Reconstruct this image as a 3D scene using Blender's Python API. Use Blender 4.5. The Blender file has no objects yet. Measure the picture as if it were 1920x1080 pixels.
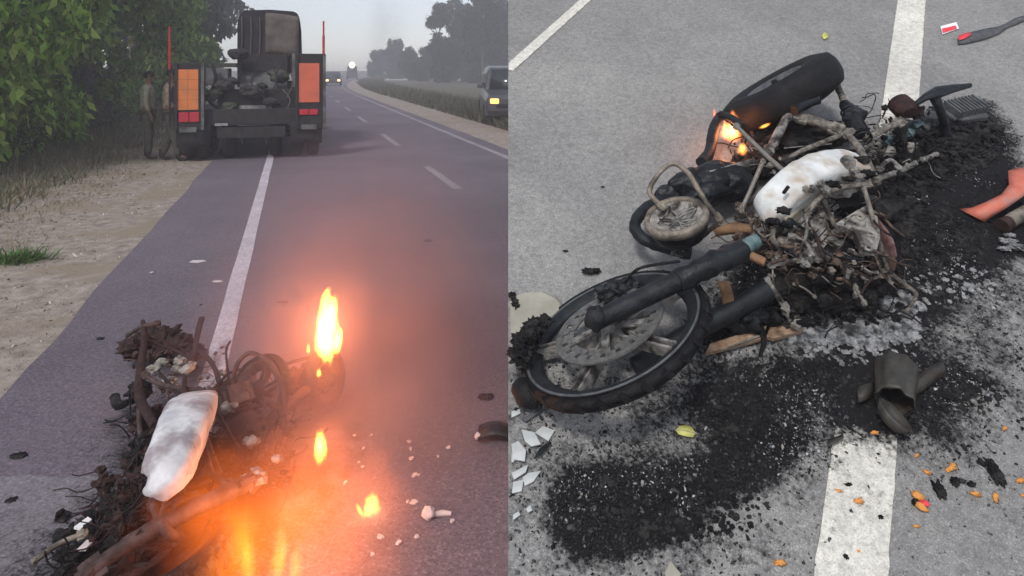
import bpy, math, random
import numpy as np
from mathutils import Vector, Matrix, noise, Quaternion

random.seed(7); rng = np.random.default_rng(7)
sc = bpy.context.scene
COL = sc.collection
R = math.radians

# ------------------------------------------------------------------ camera, sky, sun, exposure
F, U0, V0, H = 1300.0, 960.0, 130.0, 1.7          # focal length and level-line in photo pixels, eye height
cam_d = bpy.data.cameras.new('camera'); cam = bpy.data.objects.new('camera', cam_d); COL.objects.link(cam)
cam.location = (0, 0, H); cam.rotation_euler = (R(90), 0, 0)
cam_d.sensor_width = 36; cam_d.lens = 36 * F / 1920
cam_d.shift_y = -(540 - V0) / 1920
cam_d.clip_start = 0.05; cam_d.clip_end = 2000
sc.camera = cam

SUN_EL, SUN_AZ = R(46), R(203)                    # azimuth clockwise from +Y (behind the viewer, to the left)
w = bpy.data.worlds.new('World'); sc.world = w; w.use_nodes = True
nt = w.node_tree; nt.nodes.clear()
sky = nt.nodes.new('ShaderNodeTexSky'); sky.sky_type = 'NISHITA'; sky.sun_disc = False
sky.sun_elevation = SUN_EL; sky.sun_rotation = SUN_AZ; sky.dust_density = 0.9; sky.air_density = 1.0; sky.ozone_density = 2.0
hsv = nt.nodes.new('ShaderNodeHueSaturation'); hsv.inputs['Saturation'].default_value = 0.45   # overcast veil
bg = nt.nodes.new('ShaderNodeBackground'); bg.inputs['Strength'].default_value = 0.15
wo = nt.nodes.new('ShaderNodeOutputWorld')
nt.links.new(sky.outputs[0], hsv.inputs['Color']); nt.links.new(hsv.outputs[0], bg.inputs[0]); nt.links.new(bg.outputs[0], wo.inputs[0])

sd = bpy.data.lights.new('sun', 'SUN'); sd.energy = 1.8; sd.angle = R(10); sd.color = (1, 0.96, 0.9)
so = bpy.data.objects.new('sun', sd); COL.objects.link(so)
sdir = Vector((math.sin(SUN_AZ) * math.cos(SUN_EL), math.cos(SUN_AZ) * math.cos(SUN_EL), math.sin(SUN_EL)))
so.rotation_euler = sdir.to_track_quat('Z', 'Y').to_euler()

sc.view_settings.view_transform = 'Standard'; sc.view_settings.look = 'None'
sc.view_settings.exposure = 0.4; sc.view_settings.gamma = 1
sc.cycles.use_denoising = True
sc.cycles.volume_step_rate = 3.0; sc.cycles.volume_max_steps = 64; sc.cycles.max_bounces = 5; sc.cycles.diffuse_bounces = 3; sc.cycles.glossy_bounces = 2; sc.cycles.volume_bounces = 0; sc.cycles.transparent_max_bounces = 16
sc.cycles.sample_clamp_indirect = 4.0

# ------------------------------------------------------------------ geometry of the two places
C0 = Vector((0, 0, H))
def ray(u, v): return Vector(((u - U0) / F, 1, -(v - V0) / F))
def G(u, v, h=0.0):                                # a spot on (or h above) the level road
    return C0 + ray(u, v) * ((H - h) * F / (v - V0))
def AT(u, v, Y): return C0 + ray(u, v) * Y
TH = math.atan(770 / F); D = 1.8                   # the embankment road: slope and distance below the eye
ET = Vector((0, math.cos(TH), math.sin(TH))); EN = Vector((0, -math.sin(TH), math.cos(TH))); EX = Vector((1, 0, 0))
SO = C0 - EN * D
def S(u, v, h=0.0):                                # a spot on (or h above) the sloping road
    r = ray(u, v); return C0 + r * (-(D - h) / EN.dot(r))
def SL(s, t, h=0.0): return SO + EX * s + ET * t + EN * h
def sl(p): q = p - SO; return q.dot(EX), q.dot(ET), q.dot(EN)
def sluv(u, v): a = sl(S(u, v)); return a[0], a[1]
SRD = Vector(((1790 - U0) / F, 1.1622)).normalized()      # road direction on the slope (s, t)
SRN = Vector((SRD.y, -SRD.x))
PH = math.atan(410 / F)                            # heading of the level road, left of the view
RD = Vector((-math.sin(PH), math.cos(PH), 0)); RN = Vector((math.cos(PH), math.sin(PH), 0))
CP = math.cos(PH)
def xo(u, v): return H * (u - 550) / (v - V0) * CP         # lateral offset from the line under the eye
def bend(a): return 0.0011 * max(0.0, a - 45) ** 2
def RP(x, a, z=0.0):                               # x metres right of the viewer's line, a metres along the road
    p = RD * a + RN * (x + bend(a)); p.z = z; return p

# ------------------------------------------------------------------ object helpers
INV = {}
def link(o): COL.objects.link(o); return o
def tag(o, label=None, cat=None, group=None, kind=None):
    if label: o['label'] = label
    if cat: o['category'] = cat
    if group: o['group'] = group
    if kind: o['kind'] = kind
    return o
def thing(name, label, cat, loc, group=None):
    o = link(bpy.data.objects.new(name, None)); o.empty_display_size = 0.1; o.location = loc
    INV[o.name] = Vector(loc)
    return tag(o, label, cat, group)

class MB:
    def __init__(s): s.v = []; s.f = []; s.sm = []; s.c = None
    def add(s, vs, fs, smooth=True):
        n = len(s.v); s.v.extend(Vector(p) for p in vs)
        for f in fs: s.f.append([i + n for i in f]); s.sm.append(smooth)
        return s
    def box(s, c, size, m=None, taper=1.0, bev=0.0):
        hx, hy, hz = size[0] / 2, size[1] / 2, size[2] / 2
        c = Vector(c); m = m or Matrix.Identity(3)
        b = min(bev, hx * .9, hy * .9)
        vs = []
        def ring(z, k, ins):
            x, y = hx * k - ins, hy * k - ins
            if b <= 0: return [(-x, -y, z), (x, -y, z), (x, y, z), (-x, y, z)]
            return [(-x + b, -y, z), (x - b, -y, z), (x, -y + b, z), (x, y - b, z), (x - b, y, z), (-x + b, y, z), (-x, y - b, z), (-x, -y + b, z)]
        rings = [ring(-hz, 1, 0), ring(hz, taper, 0)] if b <= 0 else [ring(-hz, 1, b * .6), ring(-hz + b * .6, 1, 0), ring(hz - b * .6, taper, 0), ring(hz, taper, b * .6)]
        n = len(rings[0]); fs = []
        for r in rings: vs += r
        for k in range(len(rings) - 1):
            for i in range(n): fs.append([k * n + i, k * n + (i + 1) % n, (k + 1) * n + (i + 1) % n, (k + 1) * n + i])
        fs.append(list(range(n - 1, -1, -1))); fs.append([(len(rings) - 1) * n + i for i in range(n)])
        return s.add([c + m @ Vector(p) for p in vs], fs, False)
    def tube(s, pts, rad, n=10, smooth=0, jit=0.0, cap=True, flat=1.0):
        pts = [Vector(p) for p in pts]
        rad = list(rad) if hasattr(rad, '__len__') else [rad] * len(pts)
        if smooth:
            P, Q = [], []
            for i in range(len(pts) - 1):
                p0 = pts[max(i - 1, 0)]; p1 = pts[i]; p2 = pts[i + 1]; p3 = pts[min(i + 2, len(pts) - 1)]
                for k in range(smooth):
                    t = k / smooth
                    P.append(0.5 * ((2 * p1) + (p2 - p0) * t + (2 * p0 - 5 * p1 + 4 * p2 - p3) * t * t + (3 * p1 - p0 - 3 * p2 + p3) * t ** 3))
                    Q.append(rad[i] * (1 - t) + rad[i + 1] * t)
            P.append(pts[-1]); Q.append(rad[-1]); pts, rad = P, Q
        t0 = (pts[1] - pts[0]).normalized()
        a = t0.orthogonal().normalized(); vs, fs = [], []
        for i, p in enumerate(pts):
            t = (pts[min(i + 1, len(pts) - 1)] - pts[max(i - 1, 0)])
            t = t.normalized() if t.length > 1e-9 else t0
            a = (a - t * a.dot(t)).normalized(); b = t.cross(a)
            for k in range(n):
                an = 2 * math.pi * k / n
                d = a * math.cos(an) + b * math.sin(an) * flat
                r = rad[i]
                if jit: r *= 1 + jit * noise.noise((p + d * .02) * 55)
                vs.append(p + d * r)
        for i in range(len(pts) - 1):
            for k in range(n): fs.append([i * n + k, i * n + (k + 1) % n, (i + 1) * n + (k + 1) % n, (i + 1) * n + k])
        s.add(vs, fs, True)
        if cap: s.add(vs[:n], [list(range(n - 1, -1, -1))], False); s.add(vs[-n:], [list(range(n))], False)
        return s
    def lathe(s, c, m, prof, n=32, closed=False, smooth=True, a0=0.0, a1=2 * math.pi, wob=0.0):
        c = Vector(c); full = abs(a1 - a0 - 2 * math.pi) < 1e-6; k = len(prof); cnt = n if full else n + 1; vs = []
        for i in range(cnt):
            an = a0 + (a1 - a0) * i / n; ca, sa = math.cos(an), math.sin(an)
            for (r, z) in prof:
                q = 1 + (wob * noise.noise(Vector((ca * 2.2, sa * 2.2, r * 9 + z * 9))) if wob else 0)
                vs.append(c + m @ Vector((r * ca * q, r * sa * q, z)))
        fs = []
        for i in range(n):
            j = (i + 1) % cnt
            for q in range(k if closed else k - 1):
                q2 = (q + 1) % k; fs.append([i * k + q, j * k + q, j * k + q2, i * k + q2])
        return s.add(vs, fs, smooth)
    def lump(s, c, rad, m=None, seed=0, amp=0.25, freq=2.0, sub=2, smooth=True):
        m = m or Matrix.Identity(3); c = Vector(c)
        V, Fc = ICO[sub]; off = Vector((seed * 3.7, seed * 1.3, seed * 7.1)); vs = []
        for p in V:
            k = 1 + amp * noise.noise(p * freq + off) + amp * .5 * noise.noise(p * freq * 2.6 + off)
            vs.append(c + m @ Vector((p.x * rad[0] * k, p.y * rad[1] * k, p.z * rad[2] * k)))
        return s.add(vs, Fc, smooth)
    def loft(s, rings, capped=True, smooth=True):
        n = len(rings[0]); vs = [p for r in rings for p in r]; fs = []
        for k in range(len(rings) - 1):
            for i in range(n): fs.append([k * n + i, k * n + (i + 1) % n, (k + 1) * n + (i + 1) % n, (k + 1) * n + i])
        s.add(vs, fs, smooth)
        if capped: s.add(rings[0], [list(range(n - 1, -1, -1))], False); s.add(rings[-1], [list(range(n))], False)
        return s
    def prism(s, pts, up, th, smooth=False):               # flat polygon with thickness th along up
        up = Vector(up).normalized() * th; n = len(pts); pts = [Vector(p) for p in pts]
        fs = [list(range(n - 1, -1, -1)), [n + i for i in range(n)]] + [[i, (i + 1) % n, n + (i + 1) % n, n + i] for i in range(n)]
        return s.add(pts + [p + up for p in pts], fs, smooth)
    def sheet(s, rows, th, up=None):                       # curved sheet from rows of points, given thickness
        a = len(rows); b = len(rows[0]); P = [[Vector(p) for p in r] for r in rows]; N = []
        for i in range(a):
            for j in range(b):
                du = P[min(i + 1, a - 1)][j] - P[max(i - 1, 0)][j]; dv = P[i][min(j + 1, b - 1)] - P[i][max(j - 1, 0)]
                nn = du.cross(dv); N.append(nn.normalized() if nn.length > 1e-12 else Vector((0, 0, 1)))
        fl = [p for r in P for p in r]; o = a * b
        fs = []
        for i in range(a - 1):
            for j in range(b - 1):
                q = [i * b + j, (i + 1) * b + j, (i + 1) * b + j + 1, i * b + j + 1]
                fs.append(q); fs.append([x + o for x in q[::-1]])
        for j in range(b - 1):
            fs.append([j, j + 1, o + j + 1, o + j]); k = (a - 1) * b; fs.append([k + j + 1, k + j, o + k + j, o + k + j + 1])
        for i in range(a - 1):
            fs.append([(i + 1) * b, i * b, o + i * b, o + (i + 1) * b]); k = b - 1; fs.append([i * b + k, (i + 1) * b + k, o + (i + 1) * b + k, o + i * b + k])
        return s.add(fl + [p - n * th for p, n in zip(fl, N)], fs, True)
    def build(s, name, m, parent=None, base=None):
        off = Vector((0, 0, 0))
        if parent is not None: off = INV[parent.name]
        elif base is not None: off = Vector(base)
        me = bpy.data.meshes.new(name); me.from_pydata([tuple(p - off) for p in s.v], [], s.f)
        me.polygons.foreach_set('use_smooth', s.sm); me.update()
        me.materials.append(m)
        o = link(bpy.data.objects.new(name, me))
        if parent is not None: o.parent = parent; INV[o.name] = off
        else: o.location = off; INV[o.name] = off
        return o

def ico(sub):
    t = (1 + 5 ** .5) / 2
    V = [Vector(p).normalized() for p in [(-1, t, 0), (1, t, 0), (-1, -t, 0), (1, -t, 0), (0, -1, t), (0, 1, t), (0, -1, -t), (0, 1, -t), (t, 0, -1), (t, 0, 1), (-t, 0, -1), (-t, 0, 1)]]
    Fc = [(0, 11, 5), (0, 5, 1), (0, 1, 7), (0, 7, 10), (0, 10, 11), (1, 5, 9), (5, 11, 4), (11, 10, 2), (10, 7, 6), (7, 1, 8), (3, 9, 4), (3, 4, 2), (3, 2, 6), (3, 6, 8), (3, 8, 9), (4, 9, 5), (2, 4, 11), (6, 2, 10), (8, 6, 7), (9, 8, 1)]
    for _ in range(sub):
        mid = {}; N = []
        def m(a, b):
            k = (min(a, b), max(a, b))
            if k not in mid: mid[k] = len(V); V.append(((V[a] + V[b]) / 2).normalized())
            return mid[k]
        for a, b, c in Fc: ab, bc, ca = m(a, b), m(b, c), m(c, a); N += [(a, ab, ca), (b, bc, ab), (c, ca, bc), (ab, bc, ca)]
        Fc = N
    return V, [list(f) for f in Fc]
ICO = {k: ico(k) for k in (0, 1, 2, 3)}

def bulk(name, V, Q, m, col=None, smooth=False, base=None, parent=None):
    """many faces at once: V (n,3), Q (k,3|4) index array, col (n,3) vertex colours"""
    V = np.asarray(V, dtype=np.float32); Q = np.asarray(Q, dtype=np.int32)
    off = np.zeros(3, np.float32)
    if parent is not None: off = np.array(INV[parent.name], np.float32)
    elif base is not None: off = np.array(base, np.float32)
    me = bpy.data.meshes.new(name); k = Q.shape[1]
    me.vertices.add(len(V)); me.vertices.foreach_set('co', (V - off).ravel())
    me.loops.add(Q.size); me.loops.foreach_set('vertex_index', Q.ravel())
    me.polygons.add(len(Q)); me.polygons.foreach_set('loop_start', np.arange(0, Q.size, k, dtype=np.int32))
    if smooth: me.polygons.foreach_set('use_smooth', np.ones(len(Q), dtype=bool))
    if col is not None:
        at = me.attributes.new('col', 'FLOAT_COLOR', 'POINT')
        cc = np.ones((len(V), 4), np.float32); cc[:, :3] = col; at.data.foreach_set('color', cc.ravel())
    me.update(calc_edges=True); me.materials.append(m)
    o = link(bpy.data.objects.new(name, me))
    if parent is not None: o.parent = parent; INV[o.name] = Vector(off)
    else: o.location = Vector([float(x) for x in off]); INV[o.name] = o.location.copy()
    return o

# ------------------------------------------------------------------ materials
def mat(name, c1, c2=None, scale=20, rough=0.8, metal=0.0, bump=0.0, bscale=None, lo=0.35, hi=0.65, detail=6, attr=False, spec=0.3, sub=0.0, dist=0.02, c3=None, c3scale=4):
    m = bpy.data.materials.new(name); m.use_nodes = True; t = m.node_tree; b = t.nodes['Principled BSDF']
    b.inputs['Roughness'].default_value = rough; b.inputs['Metallic'].default_value = metal; b.inputs['Specular IOR Level'].default_value = spec
    L = t.links.new
    tc = t.nodes.new('ShaderNodeTexCoord'); src = tc.outputs['Object']
    def nz(sca, det=detail):
        n = t.nodes.new('ShaderNodeTexNoise'); n.inputs['Scale'].default_value = sca; n.inputs['Detail'].default_value = det; n.inputs['Roughness'].default_value = 0.62
        L(src, n.inputs['Vector']); return n.outputs['Fac']
    def rmp(f, a, bb, ca, cb):
        r = t.nodes.new('ShaderNodeValToRGB'); r.color_ramp.elements[0].position = a; r.color_ramp.elements[1].position = bb
        r.color_ramp.elements[0].color = (*ca, 1); r.color_ramp.elements[1].color = (*cb, 1); L(f, r.inputs[0]); return r.outputs[0]
    col = None
    if attr:
        a = t.nodes.new('ShaderNodeAttribute'); a.attribute_name = 'col'; col = a.outputs['Color']
    elif c2 is not None:
        col = rmp(nz(scale), lo, hi, c1, c2)
    if c3 is not None and col is not None:
        mx = t.nodes.new('ShaderNodeMix'); mx.data_type = 'RGBA'
        f = rmp(nz(c3scale, 3), 0.48, 0.62, (0, 0, 0), (1, 1, 1)); L(f, mx.inputs['Factor']); L(col, mx.inputs['A']); mx.inputs['B'].default_value = (*c3, 1); col = mx.outputs['Result']
    if col is not None: L(col, b.inputs['Base Color'])
    else: b.inputs['Base Color'].default_value = (*c1, 1)
    if bump:
        bp = t.nodes.new('ShaderNodeBump'); bp.inputs['Strength'].default_value = bump; bp.inputs['Distance'].default_value = dist
        L(nz(bscale or scale * 2), bp.inputs['Height']); L(bp.outputs[0], b.inputs['Normal'])
    if sub:
        tr = t.nodes.new('ShaderNodeBsdfTranslucent'); ms = t.nodes.new('ShaderNodeMixShader'); ms.inputs[0].default_value = sub
        if col is not None: L(col, tr.inputs[0])
        else: tr.inputs[0].default_value = (*c1, 1)
        L(b.outputs[0], ms.inputs[1]); L(tr.outputs[0], ms.inputs[2]); L(ms.outputs[0], t.nodes['Material Output'].inputs['Surface'])
    return m
def emit(name, c, s):
    m = bpy.data.materials.new(name); m.use_nodes = True; t = m.node_tree; t.nodes.clear()
    e = t.nodes.new('ShaderNodeEmission'); e.inputs[0].default_value = (*c, 1); e.inputs[1].default_value = s
    o = t.nodes.new('ShaderNodeOutputMaterial'); t.links.new(e.outputs[0], o.inputs[0]); return m

def asphalt(name, base, dark, light, tint=None, soot=False, grain=340, patch=1.3, bump=0.35, wear=None):
    """grainy asphalt: stones in binder, large worn patches, optional burnt stain from the mesh's 'soot' attribute"""
    m = bpy.data.materials.new(name); m.use_nodes = True; t = m.node_tree; b = t.nodes['Principled BSDF']; L = t.links.new
    tc = t.nodes.new('ShaderNodeTexCoord'); src = tc.outputs['Object']
    def N(s, d=4, ro=.6):
        n = t.nodes.new('ShaderNodeTexNoise'); n.inputs['Scale'].default_value = s; n.inputs['Detail'].default_value = d; n.inputs['Roughness'].default_value = ro; L(src, n.inputs['Vector']); return n.outputs['Fac']
    def ramp(f, els):
        r = t.nodes.new('ShaderNodeValToRGB'); e = r.color_ramp.elements
        while len(e) < len(els): e.new(.5)
        for k, (p, c) in enumerate(els): e[k].position = p; e[k].color = (*c, 1)
        L(f, r.inputs[0]); return r.outputs[0]
    def mix(f, A, B, mode='MIX'):
        x = t.nodes.new('ShaderNodeMix'); x.data_type = 'RGBA'; x.blend_type = mode
        for k, s in (('Factor', f), ('A', A), ('B', B)):
            if isinstance(s, (int, float)): x.inputs[k].default_value = s
            elif isinstance(s, tuple): x.inputs[k].default_value = (*s, 1)
            else: L(s, x.inputs[k])
        return x.outputs['Result']
    vo = t.nodes.new('ShaderNodeTexVoronoi'); vo.inputs['Scale'].default_value = grain; L(src, vo.inputs['Vector'])
    sep = t.nodes.new('ShaderNodeSeparateColor'); L(vo.outputs['Color'], sep.inputs[0])
    stone = ramp(sep.outputs[0], [(0, dark), (.45, base), (.8, base), (1, light)])
    pt = ramp(N(patch, 7, .68), [(.3, (.74, .74, .75)), (.7, (1.16, 1.16, 1.15))])
    col = mix(1.0, stone, pt, 'MULTIPLY')
    col = mix(1.0, col, ramp(N(45, 6, .7), [(.32, (.72, .72, .73)), (.62, (1.1, 1.1, 1.1))]), 'MULTIPLY')
    if wear is not None:
        col = mix(ramp(N(26, 9, .78), [(.56, (0, 0, 0)), (.66, (.9, .9, .9))]), col, wear)
    if soot:
        at = t.nodes.new('ShaderNodeAttribute'); at.attribute_name = 'soot'
        a1 = t.nodes.new('ShaderNodeMath'); a1.operation = 'MULTIPLY_ADD'; L(N(9, 9, .78), a1.inputs[0]); a1.inputs[1].default_value = 1.5; a1.inputs[2].default_value = -.75
        a2 = t.nodes.new('ShaderNodeMath'); a2.operation = 'MULTIPLY_ADD'; L(N(70, 5, .7), a2.inputs[0]); a2.inputs[1].default_value = 1.1; a2.inputs[2].default_value = -.55
        s1 = t.nodes.new('ShaderNodeMath'); s1.operation = 'ADD'; L(at.outputs['Fac'], s1.inputs[0]); L(a1.outputs[0], s1.inputs[1])
        s2 = t.nodes.new('ShaderNodeMath'); s2.operation = 'ADD'; L(s1.outputs[0], s2.inputs[0]); L(a2.outputs[0], s2.inputs[1])
        fac = ramp(s2.outputs[0], [(.22, (0, 0, 0)), (.60, (1, 1, 1))])
        sc_col = ramp(N(150, 4, .7), [(.35, (.003, .003, .004)), (.55, (.007, .007, .008)), (.68, (.018, .018, .019)), (.80, (.08, .08, .084))])
        col = mix(fac, col, sc_col)
    L(col, b.inputs['Base Color']); b.inputs['Roughness'].default_value = .88; b.inputs['Specular IOR Level'].default_value = .25
    bp = t.nodes.new('ShaderNodeBump'); bp.inputs['Strength'].default_value = bump; bp.inputs['Distance'].default_value = .004
    hm = t.nodes.new('ShaderNodeMath'); hm.operation = 'ADD'; L(vo.outputs['Distance'], hm.inputs[0]); L(N(200, 3), hm.inputs[1])
    L(hm.outputs[0], bp.inputs['Height']); L(bp.outputs[0], b.inputs['Normal'])
    return m

M = {}
M['road'] = asphalt('old_asphalt', (.150, .124, .148), (.105, .086, .104), (.22, .186, .218), grain=120, patch=.35, soot=True)
M['patch'] = asphalt('newer_patch_asphalt', (.215, .192, .212), (.15, .132, .148), (.29, .262, .286), grain=120, patch=.6, soot=True)
M['slope_road'] = asphalt('grey_asphalt', (.252, .247, .238), (.175, .172, .168), (.37, .362, .35), soot=True)
M['slope_paint'] = asphalt('worn_paint', (.66, .64, .575), (.48, .46, .41), (.72, .695, .63), soot=True, bump=.25, wear=(.34, .33, .30))
M['paint'] = asphalt('road_paint', (.56, .51, .56), (.40, .36, .40), (.62, .57, .62), grain=90, patch=2, soot=True, wear=(.30, .27, .30))
M['dirt'] = mat('dirt_verge', (.19, .155, .132), (.37, .312, .272), 7, .95, bump=.8, bscale=30, detail=10, c3=(.25, .20, .15), c3scale=1.1)
M['soil'] = mat('grassy_soil', (.055, .055, .03), (.13, .11, .07), 1.5, .95, bump=.6, bscale=9)
M['field'] = mat('pale_field', (.32, .31, .30), (.44, .43, .42), .3, .95)
M['bankside'] = mat('embankment_concrete', (.23, .225, .215), (.33, .32, .30), 6, .9, bump=.4)
M['leaf'] = mat('leaf', (.05, .1, .03), rough=.7, spec=.08, attr=True, sub=.45)
M['grass'] = mat('grass_blade', (.1, .1, .04), rough=.8, attr=True, sub=.3)
M['chip'] = mat('charred_chip', (.03, .03, .03), rough=.75, attr=True)
M['bark'] = mat('bark', (.06, .048, .038), (.14, .115, .09), 12, .95, bump=.8)
M['char'] = mat('charred', (.003, .003, .0035), (.010, .0097, .0105), 30, .65, bump=.8, bscale=60, spec=.2, c3=(.030, .028, .027), c3scale=19)
M['rubber'] = mat('burnt_rubber', (.005, .005, .006), (.013, .013, .0145), 25, .62, bump=.35, bscale=90, spec=.2)
M['blackmetal'] = mat('scorched_black_metal', (.006, .0075, .009), (.020, .024, .028), 22, .5, .2, bump=.3, bscale=60)
M['blackplastic'] = mat('melted_black_plastic', (.004, .005, .0065), (.012, .015, .018), 14, .36, bump=.5, bscale=26)
M['ashmetal'] = mat('ash_grey_metal', (.13, .125, .12), (.32, .30, .275), 40, .7, .25, bump=.4, bscale=110, c3=(.03, .027, .025), c3scale=13)
M['beige'] = mat('heat_bleached_steel', (.085, .074, .064), (.29, .262, .225), 34, .8, .1, bump=.6, bscale=110, c3=(.032, .028, .026), c3scale=13)
M['tan'] = mat('tan_burnt_tube', (.16, .135, .105), (.29, .25, .205), 40, .6, .3, bump=.3, c3=(.06, .052, .046), c3scale=9)
M['strut'] = mat('dull_strut', (.20, .18, .155), (.30, .275, .24), 60, .5, .5, bump=.15)
M['alu'] = mat('fire_dulled_aluminium', (.22, .21, .19), (.44, .415, .38), 34, .7, .3, bump=.6, bscale=90, c3=(.05, .043, .038), c3scale=15)
M['tank'] = mat('bleached_white_tank', (.48, .49, .485), (.70, .71, .70), 11, .7, bump=.35, bscale=24, c3=(.40, .34, .275), c3scale=7)
M['tank2'] = mat('scorched_white_tank', (.36, .34, .36), (.62, .61, .62), 7, .75, bump=.4, bscale=16, c3=(.27, .23, .24), c3scale=8)
M['mauve'] = mat('sooty_fork_metal', (.035, .02, .018), (.10, .064, .058), 22, .7, .2, bump=.3)
M['paint_far'] = asphalt('faded_paint', (.30, .265, .29), (.2, .17, .19), (.36, .32, .35), grain=90, patch=2, soot=True)
M['tankside'] = mat('ash_tank_side', (.36, .36, .33), (.50, .49, .44), 12, .7, bump=.3, c3=(.38, .29, .18), c3scale=9)
M['disc'] = mat('dull_disc_steel', (.10, .098, .094), (.21, .203, .19), 60, .55, .5, bump=.1)
M['rust'] = mat('rusty_steel', (.12, .065, .036), (.30, .175, .095), 22, .8, .2, bump=.3)
M['brown'] = mat('scorched_brown_fire_tint', (.013, .006, .006), (.045, .019, .016), 25, .75, bump=.4)  # scorched brown, with the fire's red glow put into the colour
M['redlens'] = mat('dusty_red_lens', (.13, .06, .055), (.27, .19, .175), 26, .6, bump=.3, c3=(.24, .03, .035), c3scale=14)
M['teal'] = mat('oxidised_tip', (.05, .10, .11), (.17, .24, .24), 40, .6, .3, bump=.3)
M['wood'] = mat('scorched_plywood', (.17, .10, .06), (.40, .28, .19), 30, .85, bump=.4)
M['fin'] = mat('finned_grey_cover', (.06, .064, .07), (.125, .13, .135), 30, .7, .2, bump=.3)
M['orange_sheet'] = mat('orange_plastic_sheet', (.50, .13, .085), (.62, .19, .125), 14, .55, bump=.25, bscale=20, c3=(.40, .19, .155), c3scale=8)
M['red'] = mat('red_print', (.70, .045, .06), (.76, .06, .075), 20, .5)
M['white'] = mat('white_plastic', (.74, .74, .73), (.8, .8, .79), 20, .45)
M['glass'] = mat('dusty_mirror_glass', (.36, .375, .37), (.52, .53, .52), 9, .3, spec=.5)
M['cup'] = mat('scorched_tin', (.04, .038, .034), (.095, .09, .08), 16, .55, .3, bump=.3, c3=(.05, .04, .03), c3scale=9)
M['seed'] = mat('orange_crumb', (.60, .24, .05), (.72, .34, .10), 60, .7, bump=.3, c3=(.40, .17, .05), c3scale=50)
M['yleaf'] = mat('yellow_green_leaf', (.42, .42, .10), (.56, .55, .19), 40, .6, bump=.2)
M['stone'] = mat('pale_stone', (.26, .245, .20), (.35, .335, .28), 10, .8, bump=.2)
M['ash'] = mat('white_ash', (.20, .20, .205), (.46, .46, .465), 40, .95, bump=.9, bscale=90, c3=(.07, .07, .07), c3scale=26)
M['wire'] = mat('burnt_wire', (.03, .022, .018), (.13, .085, .06), 60, .8)
M['olive'] = mat('olive_truck_paint', (.030, .036, .024), (.055, .058, .04), 4, .6, bump=.1)
M['darkframe'] = mat('dark_chassis', (.014, .012, .013), (.032, .028, .028), 8, .7)
M['canvas'] = mat('khaki_canvas', (.075, .062, .055), (.14, .118, .102), 3.5, .95, bump=.5, bscale=5)
M['darkcanvas'] = mat('dark_canvas', (.020, .018, .024), (.04, .036, .042), 3, .95, bump=.4, bscale=5)
M['panel'] = mat('orange_reflector', (.56, .16, .04), (.66, .205, .06), 10, .5, c3=(.50, .17, .06), c3scale=5)
M['panel2'] = mat('red_orange_reflector', (.56, .115, .065), (.64, .15, .085), 10, .5, c3=(.5, .12, .07), c3scale=5)
M['taillens'] = mat('red_tail_lens', (.38, .02, .035), (.46, .03, .05), 12, .3)
M['greypaint'] = mat('grey_green_paint', (.06, .062, .06), (.15, .15, .145), 5, .75, bump=.3, c3=(.04, .036, .036), c3scale=3)
M['redpole'] = mat('red_pole_paint', (.33, .025, .025), (.44, .04, .04), 12, .5)
M['plate'] = mat('number_plate', (.20, .19, .19), (.34, .33, .32), 14, .6)
M['tyre'] = mat('tyre_rubber', (.012, .011, .012), (.026, .024, .025), 14, .8, bump=.2)
M['carpaint'] = mat('dark_car_paint', (.035, .035, .045), (.045, .045, .055), 6, .25, spec=.5)
M['silver'] = mat('silver_car_paint', (.085, .083, .095), (.11, .108, .12), 6, .3, .4, spec=.5)
M['window'] = mat('dark_window', (.02, .022, .026), (.03, .033, .038), 6, .08, spec=.6)
M['skin'] = mat('skin', (.17, .09, .055), (.2, .11, .07), 20, .6)
M['hair'] = mat('hair', (.008, .007, .006), (.016, .013, .011), 60, .7)
M['uniform'] = mat('olive_uniform', (.19, .18, .12), (.33, .30, .21), 9, .9, bump=.3)
M['uniform2'] = mat('mottled_uniform', (.19, .135, .105), (.38, .28, .235), 13, .9, bump=.3)
M['trousers'] = mat('dark_trousers', (.05, .05, .038), (.10, .095, .07), 12, .9, bump=.3)
M['boot'] = mat('boot_leather', (.012, .011, .010), (.02, .018, .016), 20, .5)
M['headlamp'] = emit('headlamp_on', (1, .58, .22), 5)
M['headlamp_far'] = emit('headlamp_far', (1, .74, .38), 6)
M['indicator'] = emit('amber_lamp', (1, .5, .1), 3)
M['litter'] = mat('pale_litter', (.50, .42, .42), (.62, .54, .54), 20, .7)
M['ember'] = emit('glowing_ember', (1, .16, .02), 5)
# ------------------------------------------------------------------ the level road and its verges
def tube_sheet(x0, x1, a0, a1, z, na, nx, wig0=0.0, wig1=0.0, soot=None, relief=0.0):
    V = np.zeros((na * nx, 3), np.float32); so_ = np.zeros(na * nx, np.float32); k = 0
    for i in range(na):
        f = i / (na - 1); a = a0 + (a1 - a0) * (f ** 2.2)
        for j in range(nx):
            g = j / (nx - 1)
            xa = x0 + wig0 * (noise.noise((a * .9, 3, 0)) + .5 * noise.noise((a * 4.0, 7, 0)))
            xb = x1 + wig1 * (noise.noise((a * .8, 9, 0)) + .5 * noise.noise((a * 3.7, 1, 0)))
            x = xa + (xb - xa) * g; p = RP(x, a)
            zz = z + (relief * noise.noise((x * 1.6, a * 1.6, 2)) + relief * .5 * noise.noise((x * 6, a * 6, 5)) if relief else 0)
            V[k] = (p.x, p.y, zz)
            if soot: so_[k] = soot(p.x, p.y)
            k += 1
    Q = [(i * nx + j, i * nx + j + 1, (i + 1) * nx + j + 1, (i + 1) * nx + j) for i in range(na - 1) for j in range(nx - 1)]
    return V, Q, so_
def soot_attr(o, s):
    at = o.data.attributes.new('soot', 'FLOAT', 'POINT'); at.data.foreach_set('value', np.asarray(s, np.float32))

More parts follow.
